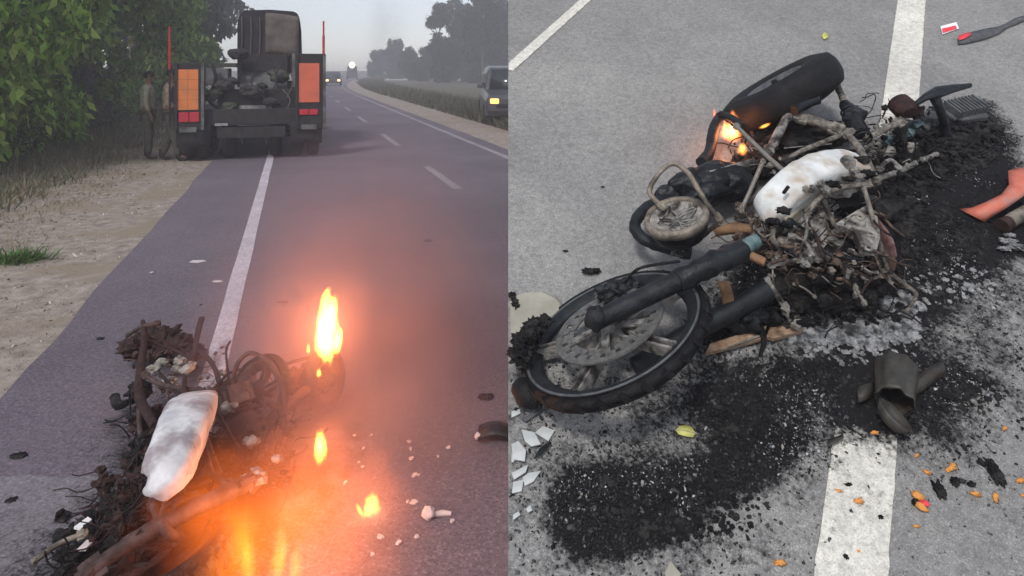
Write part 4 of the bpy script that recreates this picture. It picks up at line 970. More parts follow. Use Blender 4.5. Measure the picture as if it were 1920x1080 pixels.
# fork and front wheel at the lower edge
TB('fork_tube', G, [(145, 1090, .2), (225, 1030, .24), (300, 985, .27), (390, 940, .28), (480, 900, .26)], [.022, .022, .026, .028, .026], 'mauve', mc)
TB('fork_tube', G, [(260, 1110, .12), (330, 1040, .14), (420, 970, .16)], .026, 'brown', mc)
TB('fork_brace', G, [(318, 935, .26), (305, 985, .28), (335, 1010, .2)], .016, 'mauve', mc)
TB('fork_brace', G, [(285, 940, .2), (300, 985, .26)], .012, 'mauve', mc)
TB('handlebar', G, [(348, 905, .28), (372, 880, .3), (385, 850, .32), (398, 890, .3), (440, 915, .28)], .012, 'mauve', mc, sm=5)
fc = G(245, 1085, .12); wheel(mc, fc, Vector((-.22, .18, .95)), .30, .10, .24, dict(rim='brown', tyre='char', hub='brown', spoke='brown', disc='brown', carrier='char', wob=.03, tread=40), 5, (.08, .12, .04), 'front_wheel', .4)
TB('fender_strip', G, [(60, 1056, .14), (110, 1020, .16), (165, 998, .17)], .014, 'tan', mc)
clutter(mc, G, (170, 880, 340, 1030), 200, 5, 'brown', 'burnt_wiring', .18, .02, .026)
clutter(mc, G, (110, 960, 380, 1080), 160, 25, 'char', 'burnt_wiring', .16, .01, .03)
clutter(mc, G, (240, 760, 300, 900), 70, 26, 'char', 'burnt_wiring', .18, .01, .028)
clutter(mc, G, (370, 720, 560, 930), 120, 27, 'char', 'burnt_wiring', .22, .01, .03)
for i in range(16):
    u, v = random.uniform(190, 400), random.uniform(930, 1070); b = MB(); r_ = random.uniform(.03, .06); b.lump(G(u, v, .05), (r_ * 1.2, r_, r_ * .7), None, i + 7, .8, 2.6, 2); b.build('charred_lump', M['char' if i % 2 else 'brown'], mc)
clutter(mc, G, (370, 720, 560, 930), 200, 6, 'brown', 'burnt_wiring', .30)
clutter(mc, G, (400, 690, 550, 880), 60, 16, 'mauve', 'burnt_wiring', .32, .05)
clutter(mc, G, (250, 650, 420, 740), 70, 8, 'wire', 'burnt_wiring', .2)

# loose bits on the level road
def bit(name, label, cat, P, u, v, pts, th, m, group=None, h=.004, nrm=Vector((0, 0, 1)), tilt=.0):
    """a small loose flat piece lying where pixel (u, v) shows it; pts in metres in the ground plane"""
    c = P(u, v, h); ex = EX; ey = nrm.cross(EX); b = MB()
    b.prism([c + ex * x + ey * y + nrm * (tilt * x) for x, y in pts], nrm, th); o = b.build(name, M[m], None, c); return tag(o, label, cat, group)
def rpoly(r, n, seed, ax=1.0): q = random.Random(seed); return [(math.cos(2 * math.pi * k / n + q.uniform(-.3, .3)) * r * q.uniform(.6, 1.15) * ax, math.sin(2 * math.pi * k / n + q.uniform(-.3, .3)) * r * q.uniform(.6, 1.15)) for k in range(n)]
bit('paper_scrap', 'pinkish paper scrap left of the white edge line, larger of two', 'litter', G, 370, 491, [(-.06, -.02), (.02, -.035), (.075, .01), (.03, .04), (-.055, .035)], .006, 'litter')
bit('paper_scrap', 'small faint paper scrap close to the white edge line', 'litter', G, 407, 528, rpoly(.035, 6, 2, 1.3), .005, 'litter')
bit('paper_scrap', 'tiny pale scrap on the asphalt near the dirt verge', 'litter', G, 284, 511, rpoly(.02, 5, 3), .005, 'litter')
for i, (u, v, r_, ax, lab) in enumerate([(530, 567, .03, 2.2, 'thin dark strip on the road right of the edge line'), (188, 636, .03, 1.2, 'dark crumb on the asphalt left of the burnt seat'), (416, 653, .028, .8, 'black crumb lying on the white edge line'), (376, 572, .018, .8, 'tiny dark crumb left of the edge line above the wreck'), (430, 560, .014, .7, 'tiny dark speck on the white line above the wreck'), (35, 856, .04, 1.3, 'dark crumb at the left border of the asphalt'), (118, 975, .04, 1, 'dark lump at lower left beside the front wheel'), (20, 940, .03, 1.2, 'dark spot at the lowest left of the road'), (912, 746, .05, 1.3, 'dark lump on the road near the embankment, farther one'), (803, 452, .05, 1.2, 'dark pebble on the far lane right of the tall flame')]):
    r_ *= .6; c = G(u, v); b = MB(); b.lump(c + Vector((0, 0, r_ * .2)), (r_ * ax, r_, r_ * .35), None, i + 3, .6, 2, 2); tag(b.build('charred_crumb', M['char'], None, c), lab, 'debris', 'dark crumbs on the level road')
c = G(925, 822); b = MB(); b.sheet([[c + Vector((x, y, .02 + .05 * math.sin((x + .09) * 16) * (1 - abs(y) * 6))) for y in (-.06, 0, .06)] for x in (-.07, -.03, .02, .06, .09)], .012)
pl = tag(b.build('black_fairing_piece', M['blackplastic'], None, c), 'curved black fairing piece with a pinkish end near the embankment', 'debris')
b = MB(); b.lump(G(896, 818, .03), (.015, .012, .016), None, 2, .3); b.build('reflector', M['litter'], pl)
b = MB(); c = G(804, 972); b.lump(c + Vector((0, 0, .02)), (.026, .026, .024), None, 5, .35, 2, 2); sh = tag(b.build('pale_lump', M['litter'], None, c), 'bright pale lump with a thin tail right of the small fires', 'debris')
b = MB(); b.tube([G(808, 966, .012), G(828, 962, .01), G(846, 963, .006)], [.008, .012, .008], 6, 2); b.build('tail', M['litter'], sh)
rq = random.Random(44)
for i in range(26):
    u, v = rq.uniform(640, 850), rq.uniform(815, 1050)
    if math.hypot(u - 804, v - 972) < 30 or math.hypot(u - 692, v - 945) < 36: continue
    bit('glass_fragment', 'small pale fragment scattered on the road right of the flames', 'debris', G, u, v, rpoly(rq.uniform(.006, .017), 5, i + 9), .006, 'litter', 'pale fragments by the flames', .003, tilt=rq.uniform(-.3, .3))
bit('white_shard', 'white bent shard beside the front wheel at lower left', 'debris', G, 156, 985, [(-.02, -.02), (.01, -.03), (.018, .02), (-.005, .035)], .008, 'white', h=.12)
bit('pink_shard', 'small pink reflector lying on the front wheel at lower left', 'debris', G, 159, 1026, [(-.012, -.022), (.014, -.018), (.016, .022), (-.008, .024)], .008, 'litter', h=.16)

# fires of the left wreck
fb = G(610, 668, .33)
fire('tall white hot flame rising from the end of the left wreck', fb, fb + Vector((.02, 0, .285)), 0.058, 850, 8.0, tongues=3, seed=2, kz=.25, power=1.0, warp=.8)
q = G(578, 662, .33); fire('tiny spark of flame left of the tall flame', q, q + Vector((0, 0, .05)), .012, 900, 0, seed=4)
q = G(598, 706, .25); fire('small round ember flame below the tall flame', q, q + Vector((0, 0, .035)), .018, 900, 0, seed=5, kz=.1)
q = G(600, 862, .10); fire('small upright white flame between tall flame and ground fire', q, q + Vector((.004, 0, .125)), .034, 700, 1.4, seed=6, kz=.4)
q = G(690, 962, .0); fire('low yellow flame burning on bare asphalt', q + Vector((.01, 0, 0)), q + Vector((.022, 0, .085)), .04, 140, .8, (1, .5, .05), seed=7, tongues=2)
q = G(668, 945, .03); fire('thin slanting flame beside the low yellow flame', q, q + Vector((.04, -.05, -.02)), .012, 260, 0, (1, .5, .06), seed=8, kz=0)
q = G(540, 1110, .05); fire('large soft orange fire at the bottom between wreck and viewer', q, q + Vector((-.02, .05, .46)), .50, 3.4, 8.0, (1, .17, .013), tongues=1, seed=9, kz=.35, power=1.2, warp=.45)
for k_, (u_, w_, h_) in enumerate([(520, .035, .20), (556, .028, .13), (470, .03, .16)]):
    q = G(u_, 1095, .12); fire(['slim ragged flame tongue rising in the bottom fire', 'short flame tongue at the right of the bottom fire', 'flame tongue beside the fork in the bottom fire'][k_], q, q + Vector((.015 * (1 - k_), 0, h_)), w_, 30, 0, (1, .27, .03), tongues=2, seed=40 + k_, kz=.5, power=1.2, warp=.9)
q = G(450, 1085, .15); fire('ragged orange flame licking over the fork at the bottom', q, q + Vector((.01, 0, .26)), .085, 7, 0, (1, .26, .025), tongues=3, seed=12, kz=.5, power=1.4, warp=.6)
# smoke round the fire
def smoke_mat(name, dens, col, seed):
    m = bpy.data.materials.new(name); m.use_nodes = True; t = m.node_tree; t.nodes.clear(); L = t.links.new
    tc = t.nodes.new('ShaderNodeTexCoord'); nz = t.nodes.new('ShaderNodeTexNoise'); nz.noise_dimensions = '4D'; nz.inputs['W'].default_value = seed; nz.inputs['Scale'].default_value = 1.7; nz.inputs['Detail'].default_value = 3; L(tc.outputs['Object'], nz.inputs['Vector'])
    ln = t.nodes.new('ShaderNodeVectorMath'); ln.operation = 'LENGTH'; L(tc.outputs['Object'], ln.inputs[0])
    a = t.nodes.new('ShaderNodeMath'); a.operation = 'SUBTRACT'; a.use_clamp = True; a.inputs[0].default_value = 1.0; L(ln.outputs['Value'], a.inputs[1])
    n2 = t.nodes.new('ShaderNodeMapRange'); L(nz.outputs['Fac'], n2.inputs[0]); n2.inputs[1].default_value = .3; n2.inputs[2].default_value = .7
    p_ = t.nodes.new('ShaderNodeMath'); p_.operation = 'MULTIPLY'; L(a.outputs[0], p_.inputs[0]); L(n2.outputs[0], p_.inputs[1])
    q_ = t.nodes.new('ShaderNodeMath'); q_.operation = 'MULTIPLY'; L(p_.outputs[0], q_.inputs[0]); q_.inputs[1].default_value = dens
    v = t.nodes.new('ShaderNodeVolumePrincipled'); v.inputs['Color'].default_value = (*col, 1); L(q_.outputs[0], v.inputs['Density']); v.inputs['Anisotropy'].default_value = .2
    o = t.nodes.new('ShaderNodeOutputMaterial'); L(v.outputs[0], o.inputs['Volume']); return m
def smoke(label, c, rx, ry, rz, dens, col, seed, z=Vector((0, 0, 1))):
    o = unit_dom('smoke', c, z, rx, ry, rz, smoke_mat('smoke', dens, col, seed)); return tag(o, label, 'smoke', kind='stuff')
smoke('warm smoke hanging round the burning wreck', AT(700, 600, 3.8), .90, 1.4, 1.15, 1.9, (.94, .60, .64), 1)  # glow of the fire tinted into the smoke's own colour
smoke('pink tinted smoke drifting low in front of the flames', AT(680, 830, 2.7), .62, .65, .5, 1.4, (.94, .60, .64), 9)  # pink of the firelight is put into the smoke colour here too
smoke('faint grey smoke plume drifting into the sky above the far road', AT(725, 62, 70), 2.6, 2.6, 6.5, .16, (.45, .42, .44), 4)

# ------------------------------------------------------------------ burnt-out motorcycle on the sloping road
mb = thing('motorcycle', 'burnt out motorcycle lying on its side across the sloping grey road', 'motorcycle', S(1420, 520))
FW = S(1150, 627, .14); FAX = axis_img(FW, (-.42, -.91), .50)
wheel(mb, FW, FAX, .284, .046, .262, dict(rim='blackmetal', tyre='rubber', hub='ashmetal', spoke='ashmetal', disc='disc', carrier='ashmetal', tread=0, wob=.012), 5, (.108, .165, .03), 'front_wheel', .35)
fm_ = frame_z(FAX, EX)
b = MB(); b.lathe(FW, fm_, [(.257, .020), (.262, .0235), (.267, .020), (.262, .017)], 80, True); b.build('rim_flange', M['fin'], mb)
for k in range(58):
    an = 2 * math.pi * k / 58; bm = fm_ @ Matrix.Rotation(an, 3, 'Z') @ Matrix.Rotation(.5 * (1 if k % 2 else -1), 3, 'X')
    if k % 2 == 0: continue
    b = MB(); b.box(FW + fm_ @ Vector((.2845 * math.cos(an), .2845 * math.sin(an), 0)), (.004, .016, .034), bm); b.build('tread_block', M['rubber'], mb)
# ragged tyre remnants on the wheel's far-left rim, kept as part of the bike
for i, (u, v, h, r_) in enumerate([(1000, 618, .1, .03), (985, 640, .09, .032), (975, 665, .08, .03), (1020, 602, .11, .02), (992, 628, .13, .02)]):
    b = MB(); b.lump(S(u, v, h), (r_, r_ * 1.5, r_ * .7), None, i * 5 + 2, .8, 2.6, 3); b.build('tyre_shred', M['char'], mb)
TB('tyre_flap', S, [(976, 725, .04), (990, 742, .05), (1010, 752, .04)], [.03, .034, .02], 'rubber', mb)
b = MB(); b.lump(S(1152, 548, .14), (.05, .03, .03), None, 8, .5, 2.4, 3); b.lump(S(1180, 540, .14), (.035, .03, .025), None, 18, .5, 2.4, 3); cal = b.build('brake_caliper', M['blackmetal'], mb)
TB('brake_hose', S, [(1172, 528, .16), (1195, 505, .2), (1230, 496, .22), (1275, 490, .24)], .0045, 'rubber', mb, 6, 5)
# fork
b = MB(); b.tube([S(1112, 604, .245), S(1135, 592, .255), S(1280, 523, .31)], [.023, .026, .028], 20, 4, .06); b.build('fork_slider', M['blackmetal'], mb)
b = MB(); b.tube([S(1270, 528, .307), S(1330, 499, .325), S(1395, 466, .34)], [.031, .033, .030], 20, 6, .35); b.build('fork_stanchion', M['blackplastic'], mb)
b = MB(); b.tube([S(1385, 470, .338), S(1420, 450, .348)], [.023, .019], 16, 0, .1); b.build('fork_cap', M['teal'], mb)
b = MB(); b.lump(S(1118, 598, .25), (.03, .03, .035), None, 5, .3, 2, 2); b.build('axle_clamp', M['blackmetal'], mb)
TB('fork_slider', S, [(1190, 690, .04), (1320, 610, .10), (1440, 545, .14)], .03, 'blackmetal', mb, 14)
TB('fender_stay', S, [(1300, 535, .2), (1322, 560, .18), (1330, 600, .15)], .012, 'blackmetal', mb)
b = MB(); b.lump(S(1390, 590, .06), (.07, .05, .05), None, 3, .5, 2, 3); b.build('triple_clamp', M['blackmetal'], mb)
b = MB(); fr = [[S(1345 + 10 * math.sin(k * .5) + 16 * w_, 528 + 14 * k, .2 - .02 * k) for w_ in (0, .5, 1, 1.4)] for k in range(5)]; b.sheet(fr, .006); b.build('fender_remnant', M['rust'], mb)
TB('drip', S, [(1425, 610, .06), (1432, 640, .02), (1424, 668, .008)], [.012, .008, .004], 'char', mb)
# headlamp, handlebars
hp = S(1268, 408, .27); hax = axis_img(hp, (-.22, -.98), .56); hm = frame_z(hax)
b = MB(); b.lathe(hp, hm, [(.098, 0), (.094, -.035), (.08, -.065), (.045, -.085), (0, -.09)], 40); hl = b.build('headlamp_shell', M['blackmetal'], mb)
b = MB(); b.lathe(hp, hm, [(.084, .004), (.086, .014), (.098, .014), (.104, .004), (.102, -.014), (.096, -.016)], 44, wob=.02); b.build('headlamp_rim', M['tan'], hl)
b = MB(); b.lathe(hp, hm, [(0, -.012), (.03, -.012), (.06, -.006), (.086, .004)], 40, wob=.04); b.build('headlamp_lens', M['alu'], hl)
rr_ = random.Random(5)
for k in range(9):
    a0 = rr_.uniform(0, 6.3); q0 = Vector((math.cos(a0) * .07, math.sin(a0) * .07, .002)); q1 = Vector((rr_.uniform(-.05, .05), rr_.uniform(-.05, .05), .004)); b = MB(); b.tube([hp + hm @ q0, hp + hm @ ((q0 + q1) / 2 + Vector((rr_.uniform(-.02, .02), rr_.uniform(-.02, .02), .004))), hp + hm @ q1], .003, 5, 3, .3); b.build('lens_crack', M['ashmetal'], hl)
TB('crash_guard', S, [(1352, 415, .26), (1328, 385, .31), (1305, 348, .35), (1288, 322, .36), (1264, 307, .36), (1244, 316, .35), (1222, 346, .31), (1220, 366, .29), (1248, 392, .27)], .0125, 'tan', mb, 12, 6, .05)
TB('crash_guard', S, [(1352, 415, .26), (1335, 428, .2), (1320, 440, .14)], .012, 'tan', mb)
TB('exhaust_header', S, [(1268, 372, .10), (1235, 378, .11), (1206, 396, .12), (1190, 422, .12), (1204, 446, .12), (1240, 462, .12), (1295, 476, .13)], [.021, .021, .021, .02, .02, .02, .021], 'blackmetal', mb, 14, 6, .05)
TB('exhaust_joint', S, [(1255, 464, .125), (1292, 474, .13)], .0225, 'beige', mb, 14)
TB('bracket_arm', S, [(1340, 436, .16), (1375, 428, .18), (1410, 430, .2)], [.014, .02, .014], 'rust', mb)
for i, (u, v, h, rx, ry, rz) in enumerate([(1300, 345, .12, .10, .06, .06), (1345, 335, .13, .11, .07, .07), (1378, 345, .12, .08, .07, .06), (1260, 365, .09, .07, .04, .05), (1330, 365, .12, .10, .05, .05)]):
    b = MB(); b.lump(S(u, v, h), (rx, ry, rz), frame_z(EN, (EX + ET * .35)), i * 9 + 4, .2, 1.3, 3); b.build('melted_fairing', M['blackplastic'], mb)
b = MB(); b.sheet([[S(1330 + 28 * k, 320 - 8 * k + 12 * j, .19 - .02 * j * j) for j in range(4)] for k in range(4)], .005); b.build('ash_coated_shell', M['ashmetal'], mb)
# rear wheel
RW = S(1466, 176, .17); RAX = axis_img(RW, (-.50, -.86), .13)
wheel(mb, RW, RAX, .266, .15, .125, dict(rim='fin', tyre='rubber', hub='char', spoke='fin', wob=.01), 5, None, 'rear_wheel', .2)
TB('mudguard_stay', S, [(1376, 232, .18), (1352, 216, .16), (1338, 245, .13), (1330, 285, .12), (1316, 305, .12)], [.014, .018, .022, .022, .024], 'blackmetal', mb, 12, 5, .2)
TB('mudguard_stay', S, [(1352, 215, .17), (1372, 222, .2), (1392, 238, .22)], .016, 'blackmetal', mb)
TB('luggage_stay', S, [(1378, 234, .26), (1440, 295, .31), (1512, 358, .35)], .0085, 'strut', mb, 10, 0, .03)
TB('luggage_stay', S, [(1432, 300, .30), (1408, 355, .26), (1388, 398, .23)], .0075, 'strut', mb, 10, 0, .03)
TB('swingarm', S, [(1442, 285, .18), (1462, 245, .2), (1480, 212, .22)], [.026, .026, .022], 'ashmetal', mb, 12)
TB('silencer', S, [(1488, 217, .22), (1530, 228, .23), (1585, 248, .24)], [.026, .030, .026], 'beige', mb, 16)
TB('grip', S, [(1488, 207, .26), (1510, 196, .27), (1532, 186, .28)], [.022, .019, .021], 'blackplastic', mb, 14)
TB('frame_tube', S, [(1468, 302, .22), (1505, 282, .24), (1545, 266, .25), (1600, 244, .27)], [.012, .013, .014, .014], 'beige', mb, 12)
TB('shock_absorber', S, [(1562, 145, .20), (1574, 170, .22), (1585, 200, .24)], [.016, .022, .018], 'beige', mb, 12, 4, .35)
TB('shock_absorber', S, [(1585, 196, .24), (1602, 226, .25), (1612, 250, .25)], [.022, .026, .024], 'blackmetal', mb, 12, 4, .4)
b = MB(); b.lump(S(1605, 215, .25), (.035, .03, .03), None, 4, .5, 2, 2); b.lump(S(1590, 218, .26), (.02, .02, .02), None, 7, .5, 2, 2); b.build('shock_mount', M['blackmetal'], mb)
for k in range(10):
    p = S(1592 + 3 * k, 210 + 5.5 * k, .24); b = MB(); b.lathe(p, frame_z(S(1622, 265, .24) - S(1592, 210, .24)), [(.030, -.004), (.034, 0), (.030, .004), (.026, 0)], 18, True); b.build('spring_coil', M['blackmetal'], mb)
b = MB(); b.lump(S(1520, 250, .06), (.16, .10, .06), None, 9, .4, 2, 3); b.lump(S(1440, 310, .05), (.14, .10, .05), None, 12, .4, 2, 3); b.lump(S(1480, 270, .08), (.12, .09, .05), None, 22, .4, 2, 3); b.build('charred_underside', M['char'], mb)
TB('thin_rod', S, [(1470, 278, .2), (1510, 274, .2), (1560, 270, .2)], .004, 'ashmetal', mb, 6)
# tank
TSP = [(1432, 410, .24), (1452, 384, .29), (1490, 346, .32), (1535, 322, .32), (1580, 312, .31), (1618, 316, .28)]
tk = tank(mb, S, TSP, [.046, .054, .058, .062, .058, .048], [.032, .04, .045, .046, .044, .036], 'tank', up=EN, e=4.2)
b = MB(); b.sheet([[S(1470 + 16 * k, 408 - 13 * k + 9 * j, .285 - .022 * j) for j in range(4)] for k in range(5)], .006); b.build('tank_skirt', M['tankside'], tk)
TB('tank_vent_slot', S, [(1469, 362, .365), (1478, 350, .375)], .006, 'char', tk, 8)
b = MB(); b.lathe(S(1590, 303, .365), frame_z(EN), [(0, .012), (.02, .012), (.024, .004), (.026, -.012)], 22, wob=.1); b.build('filler_cap', M['ashmetal'], tk)
for i, (u, v) in enumerate([(1522, 354), (1537, 344), (1548, 356), (1600, 318), (1612, 330)]):
    b = MB(); b.lump(S(u, v, .345), (.014, .02, .012), None, i, .7, 2.4, 2); b.build('ash_crust', M['ashmetal'], tk)
# main frame
for i, (u, v, rr_) in enumerate([(1500, 318, .02), (1612, 300, .022), (1624, 326, .02), (1470, 395, .016), (1560, 345, .018), (1590, 335, .014), (1448, 415, .016), (1530, 300, .014)]):
    b = MB(); b.lump(S(u, v, .34), (rr_ * 1.3, rr_, rr_ * .6), None, i + 80, .9, 2.8, 2); b.build('soot_crust', M['char'], mb)
TB('frame_tube', S, [(1586, 248, .27), (1610, 276, .3), (1630, 312, .3), (1645, 345, .28)], [.016, .019, .02, .018], 'beige', mb, 12, 5, .2)
TB('frame_tube', S, [(1512, 402, .28), (1532, 376, .31), (1560, 357, .33), (1600, 348, .33), (1632, 344, .32)], [.012, .012, .012, .013, .013], 'beige', mb, 12, 5)
TB('frame_tube', S, [(1618, 350, .32), (1630, 385, .29), (1642, 430, .25), (1654, 470, .2), (1664, 508, .15)], [.011, .011, .010, .010, .009], 'beige', mb, 12, 5)
TB('footrest_rail', S, [(1664, 508, .13), (1700, 536, .1), (1718, 552, .09), (1706, 575, .06), (1690, 594, .03)], [.009, .010, .010, .008, .006], 'beige', mb, 10, 5)
TB('frame_tube', S, [(1545, 375, .28), (1560, 412, .26), (1572, 436, .24)], .010, 'beige', mb)
TB('frame_tube', S, [(1512, 402, .28), (1512, 440, .25), (1500, 470, .22), (1512, 500, .2)], .009, 'ashmetal', mb)
TB('frame_tube', S, [(1622, 262, .22), (1655, 244, .22), (1694, 226, .22)], [.016, .018, .02], 'beige', mb, 12, 4, .25)
TB('frame_tube', S, [(1640, 336, .10), (1685, 322, .07), (1725, 302, .06), (1758, 288, .05)], [.014, .017, .016, .010], 'ashmetal', mb, 12, 4, .3)
TB('frame_tube', S, [(1648, 318, .24), (1668, 300, .22), (1690, 318, .2)], .011, 'ashmetal', mb, 10, 5, .3)
# engine: crankcase, finned cylinder, covers, brackets
b = MB(); ep = S(1560, 480, .10); em = frame_z((EN * .8 - ET * .45 + EX * .2), EX); b.lathe(ep, em, [(0, .10), (.07, .10), (.11, .07), (.135, .02), (.13, -.06), (.10, -.1), (0, -.1)], 34, wob=.12); b.build('crankcase', M['char'], mb)
b = MB(); b.lathe(S(1500, 510, .11), em, [(0, .06), (.05, .058), (.08, .03), (.085, -.04), (0, -.06)], 26, wob=.15); b.build('clutch_cover', M['char'], mb)
cyd = (S(1480, 420, .18) - S(1545, 470, .15)).normalized()
for k in range(9):
    p = S(1540, 466, .17) + cyd * (k * .016); b = MB(); b.box(p, (.12 - .004 * k, .10 - .003 * k, .006), frame_z(cyd, EX), bev=.015); b.build('cylinder_fin', M['ashmetal'], mb)
b = MB(); pts = [(1562, 432), (1600, 408), (1622, 396), (1640, 412), (1646, 455), (1640, 480), (1612, 476), (1598, 446)]; b.prism([S(u, v, .225) for u, v in pts], EN, .028); cov = b.build('side_casting', M['alu'], mb)
b = MB(); b.tube([S(1558, 440, .23), S(1586, 430, .24), S(1606, 424, .25)], [.014, .012, .012], 10, 3, .3); b.build('casting_rib', M['alu'], cov)
for (u, v) in ((1632, 440), (1628, 466), (1612, 408)):
    b = MB(); b.lathe(S(u, v, .255), frame_z(EN), [(.005, .004), (.009, .006), (.013, .002), (.013, -.006)], 14, True); b.build('bolt_boss', M['alu'], cov)
TB('casting_lip', S, [(1590, 468, .2), (1612, 478, .2), (1640, 474, .2), (1656, 492, .17)], .008, 'alu', mb)
TB('kick_lever', S, [(1615, 518, .14), (1628, 524, .13), (1648, 518, .14), (1658, 505, .16)], .007, 'alu', mb, 10, 5)
TB('engine_bracket', S, [(1455, 420, .24), (1448, 445, .22), (1462, 470, .2), (1452, 492, .18)], [.010, .014, .012, .01], 'beige', mb, 10, 4, .3)
TB('engine_bracket', S, [(1440, 500, .18), (1470, 492, .2), (1505, 486, .21)], [.009, .011, .01], 'alu', mb, 10, 4, .3)
TB('engine_bracket', S, [(1478, 440, .24), (1500, 448, .24), (1520, 470, .22), (1512, 500, .2)], .010, 'ashmetal', mb, 10, 4, .3)
TB('engine_bracket', S, [(1435, 492, .2), (1400, 478, .2), (1372, 488, .2)], [.014, .016, .012], 'rust', mb, 10, 4, .3)
for i, (u, v, h, r_, mt) in enumerate([(1528, 420, .22, .03, 'alu'), (1548, 404, .24, .02, 'alu'), (1520, 478, .2, .028, 'ashmetal'), (1495, 465, .2, .03, 'ashmetal'), (1470, 455, .2, .022, 'beige'), (1535, 520, .16, .03, 'char'), (1580, 530, .12, .04, 'char'), (1500, 560, .06, .05, 'char'), (1550, 560, .06, .06, 'char'), (1610, 560, .05, .05, 'char'), (1465, 530, .1, .05, 'char'), (1640, 540, .05, .04, 'char'), (1648, 400, .12, .06, 'char'), (1600, 385, .16, .05, 'char'), (1475, 418, .26, .02, 'blackmetal'), (1580, 352, .3, .018, 'alu')]):
    b = MB(); b.lump(S(u, v, h), (r_ * 1.2, r_, r_ * .8), None, i * 4 + 1, .6, 2.3, 2); b.build('engine_fragment', M[mt], mb)
b = MB(); b.lump(S(1575, 358, .30), (.05, .02, .022), frame_z(EN, EX + ET * .1), 3, .4, 2, 3); b.build('carburettor', M['alu'], mb)
b = MB(); b.loft([[S(1640 + 8 * k + rx * math.cos(a), 414 + 22 * k + ry * math.sin(a), .12 + .05 * math.cos(a * 1)) for a in [2 * math.pi * j / 14 for j in range(14)]] for k, (rx, ry) in enumerate([(9, 6), (18, 14), (22, 16), (18, 14), (8, 6)])]); b.build('tail_lamp', M['redlens'], mb)
TB('side_stand', S, [(1436, 520, .16), (1455, 550, .12), (1480, 590, .06)], [.010, .012, .016], 'alu', mb, 8, 3, .1)
b = MB(); b.prism([S(u, v, .05) for u, v in ((1462, 562), (1482, 556), (1503, 610), (1498, 620), (1482, 612))], EN, .012); b.build('stand_foot', M['alu'], mb)
# rear lever cluster at the upper right
b = MB(); b.loft([[S(u, v, h) + EN * (tt * math.cos(a)) + ET * (ww * math.sin(a)) for a in [2 * math.pi * j / 12 for j in range(12)]] for (u, v, h, ww, tt) in [(1715, 196, .22, .012, .01), (1735, 182, .24, .02, .014), (1760, 172, .25, .034, .016), (1785, 166, .25, .024, .014), (1820, 160, .25, .010, .01)]]); fr_ = b.build('pedal', M['blackplastic'], mb)
TB('pedal_post', S, [(1752, 182, .23), (1764, 210, .18), (1772, 240, .1), (1776, 268, .03)], [.022, .018, .018, .024], 'blackplastic', mb, 12)
TB('pedal_post', S, [(1690, 222, .2), (1690, 262, .12), (1698, 300, .04)], [.02, .022, .03], 'char', mb, 12, 4, .3)
b = MB(); b.loft([[S(1692 + du, 200 + dv, .2) + EN * (.042 * k_ * math.cos(a)) + (EX * .05 + ET * .012) * (k_ * math.sin(a)) for a in [2 * math.pi * j / 16 for j in range(16)]] for (du, dv, k_) in ((-12, -10, .55), (-8, -8, 1), (8, 6, 1.05), (14, 12, .6))]); b.build('brake_drum', M['brown'], mb)
b = MB(); b.lump(S(1716, 208, .17), (.03, .025, .03), None, 6, .5, 2, 2); b.build('drum_arm', M['brown'], mb)
for k in range(9):
    b = MB(); b.box(S(1784 + 6.4 * k, 208 - 1.5 * k, .055), (.008, .10, .05), frame_z(EN, EX * .98 + ET * .2)); b.build('cover_fin', M['fin'], mb)
b = MB(); b.box(S(1810, 216, .03), (.17, .09, .03), frame_z(EN, EX * .98 + ET * .2), bev=.01); b.build('finned_cover', M['fin'], mb)
b = MB(); b.box(S(1745, 222, .07), (.06, .06, .05), frame_z(EN, EX), bev=.01); b.lump(S(1722, 240, .06), (.05, .04, .035), None, 5, .4, 2, 2); b.build('gear_housing', M['fin'], mb)
for i, (u, v) in enumerate([(1665, 262), (1668, 285), (1705, 250), (1708, 275), (1720, 235)]):
    b = MB(); b.lump(S(u, v, .1), (.022, .018, .02), None, i + 40, .7, 2.4, 2); b.build('oxidised_nut', M['teal' if i % 2 == 0 else 'alu'], mb)
for bx, n, sd, mt, hm_ in (((1440, 400, 1660, 520), 260, 1, 'wire', .24), ((1440, 400, 1640, 520), 90, 2, 'ashmetal', .26), ((1440, 400, 1650, 520), 46, 11, 'beige', .26), ((1450, 420, 1640, 500), 20, 12, 'alu', .27), ((1430, 500, 1690, 610), 180, 3, 'char', .12), ((1380, 380, 1460, 470), 110, 4, 'wire', .2), ((1430, 290, 1640, 400), 70, 5, 'ashmetal', .24), ((1590, 190, 1760, 330), 140, 6, 'char', .2), ((1600, 230, 1740, 320), 40, 7, 'alu', .16), ((1370, 250, 1480, 330), 60, 8, 'char', .16)):
    clutter(mb, S, bx, n, sd, mt, 'burnt_wiring', hm_, .02, .019)
for i in range(46):
    u, v = random.uniform(1440, 1660), random.uniform(380, 540); h0_ = random.uniform(.1, .27); an_ = random.gauss(.6, .7); l_ = random.uniform(25, 70)
    TB('burnt_rod', S, [(u, v, h0_), (u + l_ * .5 * math.cos(an_), v + l_ * .5 * math.sin(an_) + random.uniform(-6, 6), h0_ + random.uniform(-.02, .02)), (u + l_ * math.cos(an_), v + l_ * math.sin(an_), h0_ + random.uniform(-.05, .02))], random.uniform(.003, .006), ('wire', 'blackmetal', 'brown', 'strut')[i % 4], mb, 6, 3)
q = S(1372, 262, .10); fire('small orange fire burning inside the burnt out motorcycle', q, q + EN * .10 + ET * .05, .045, 420, 1.0, (1, .22, .05), tongues=3, seed=21, kz=.4)
q = S(1390, 286, .12); fire('bright lick of flame low in the burnt out motorcycle', q, q + EN * .05, .022, 330, 0, (1, .3, .04), seed=22)
q = S(1448, 268, .14); fire('tiny flame beneath the rear wheel of the burnt motorcycle', q, q + EN * .035, .012, 420, 0, (1, .3, .05), seed=23)
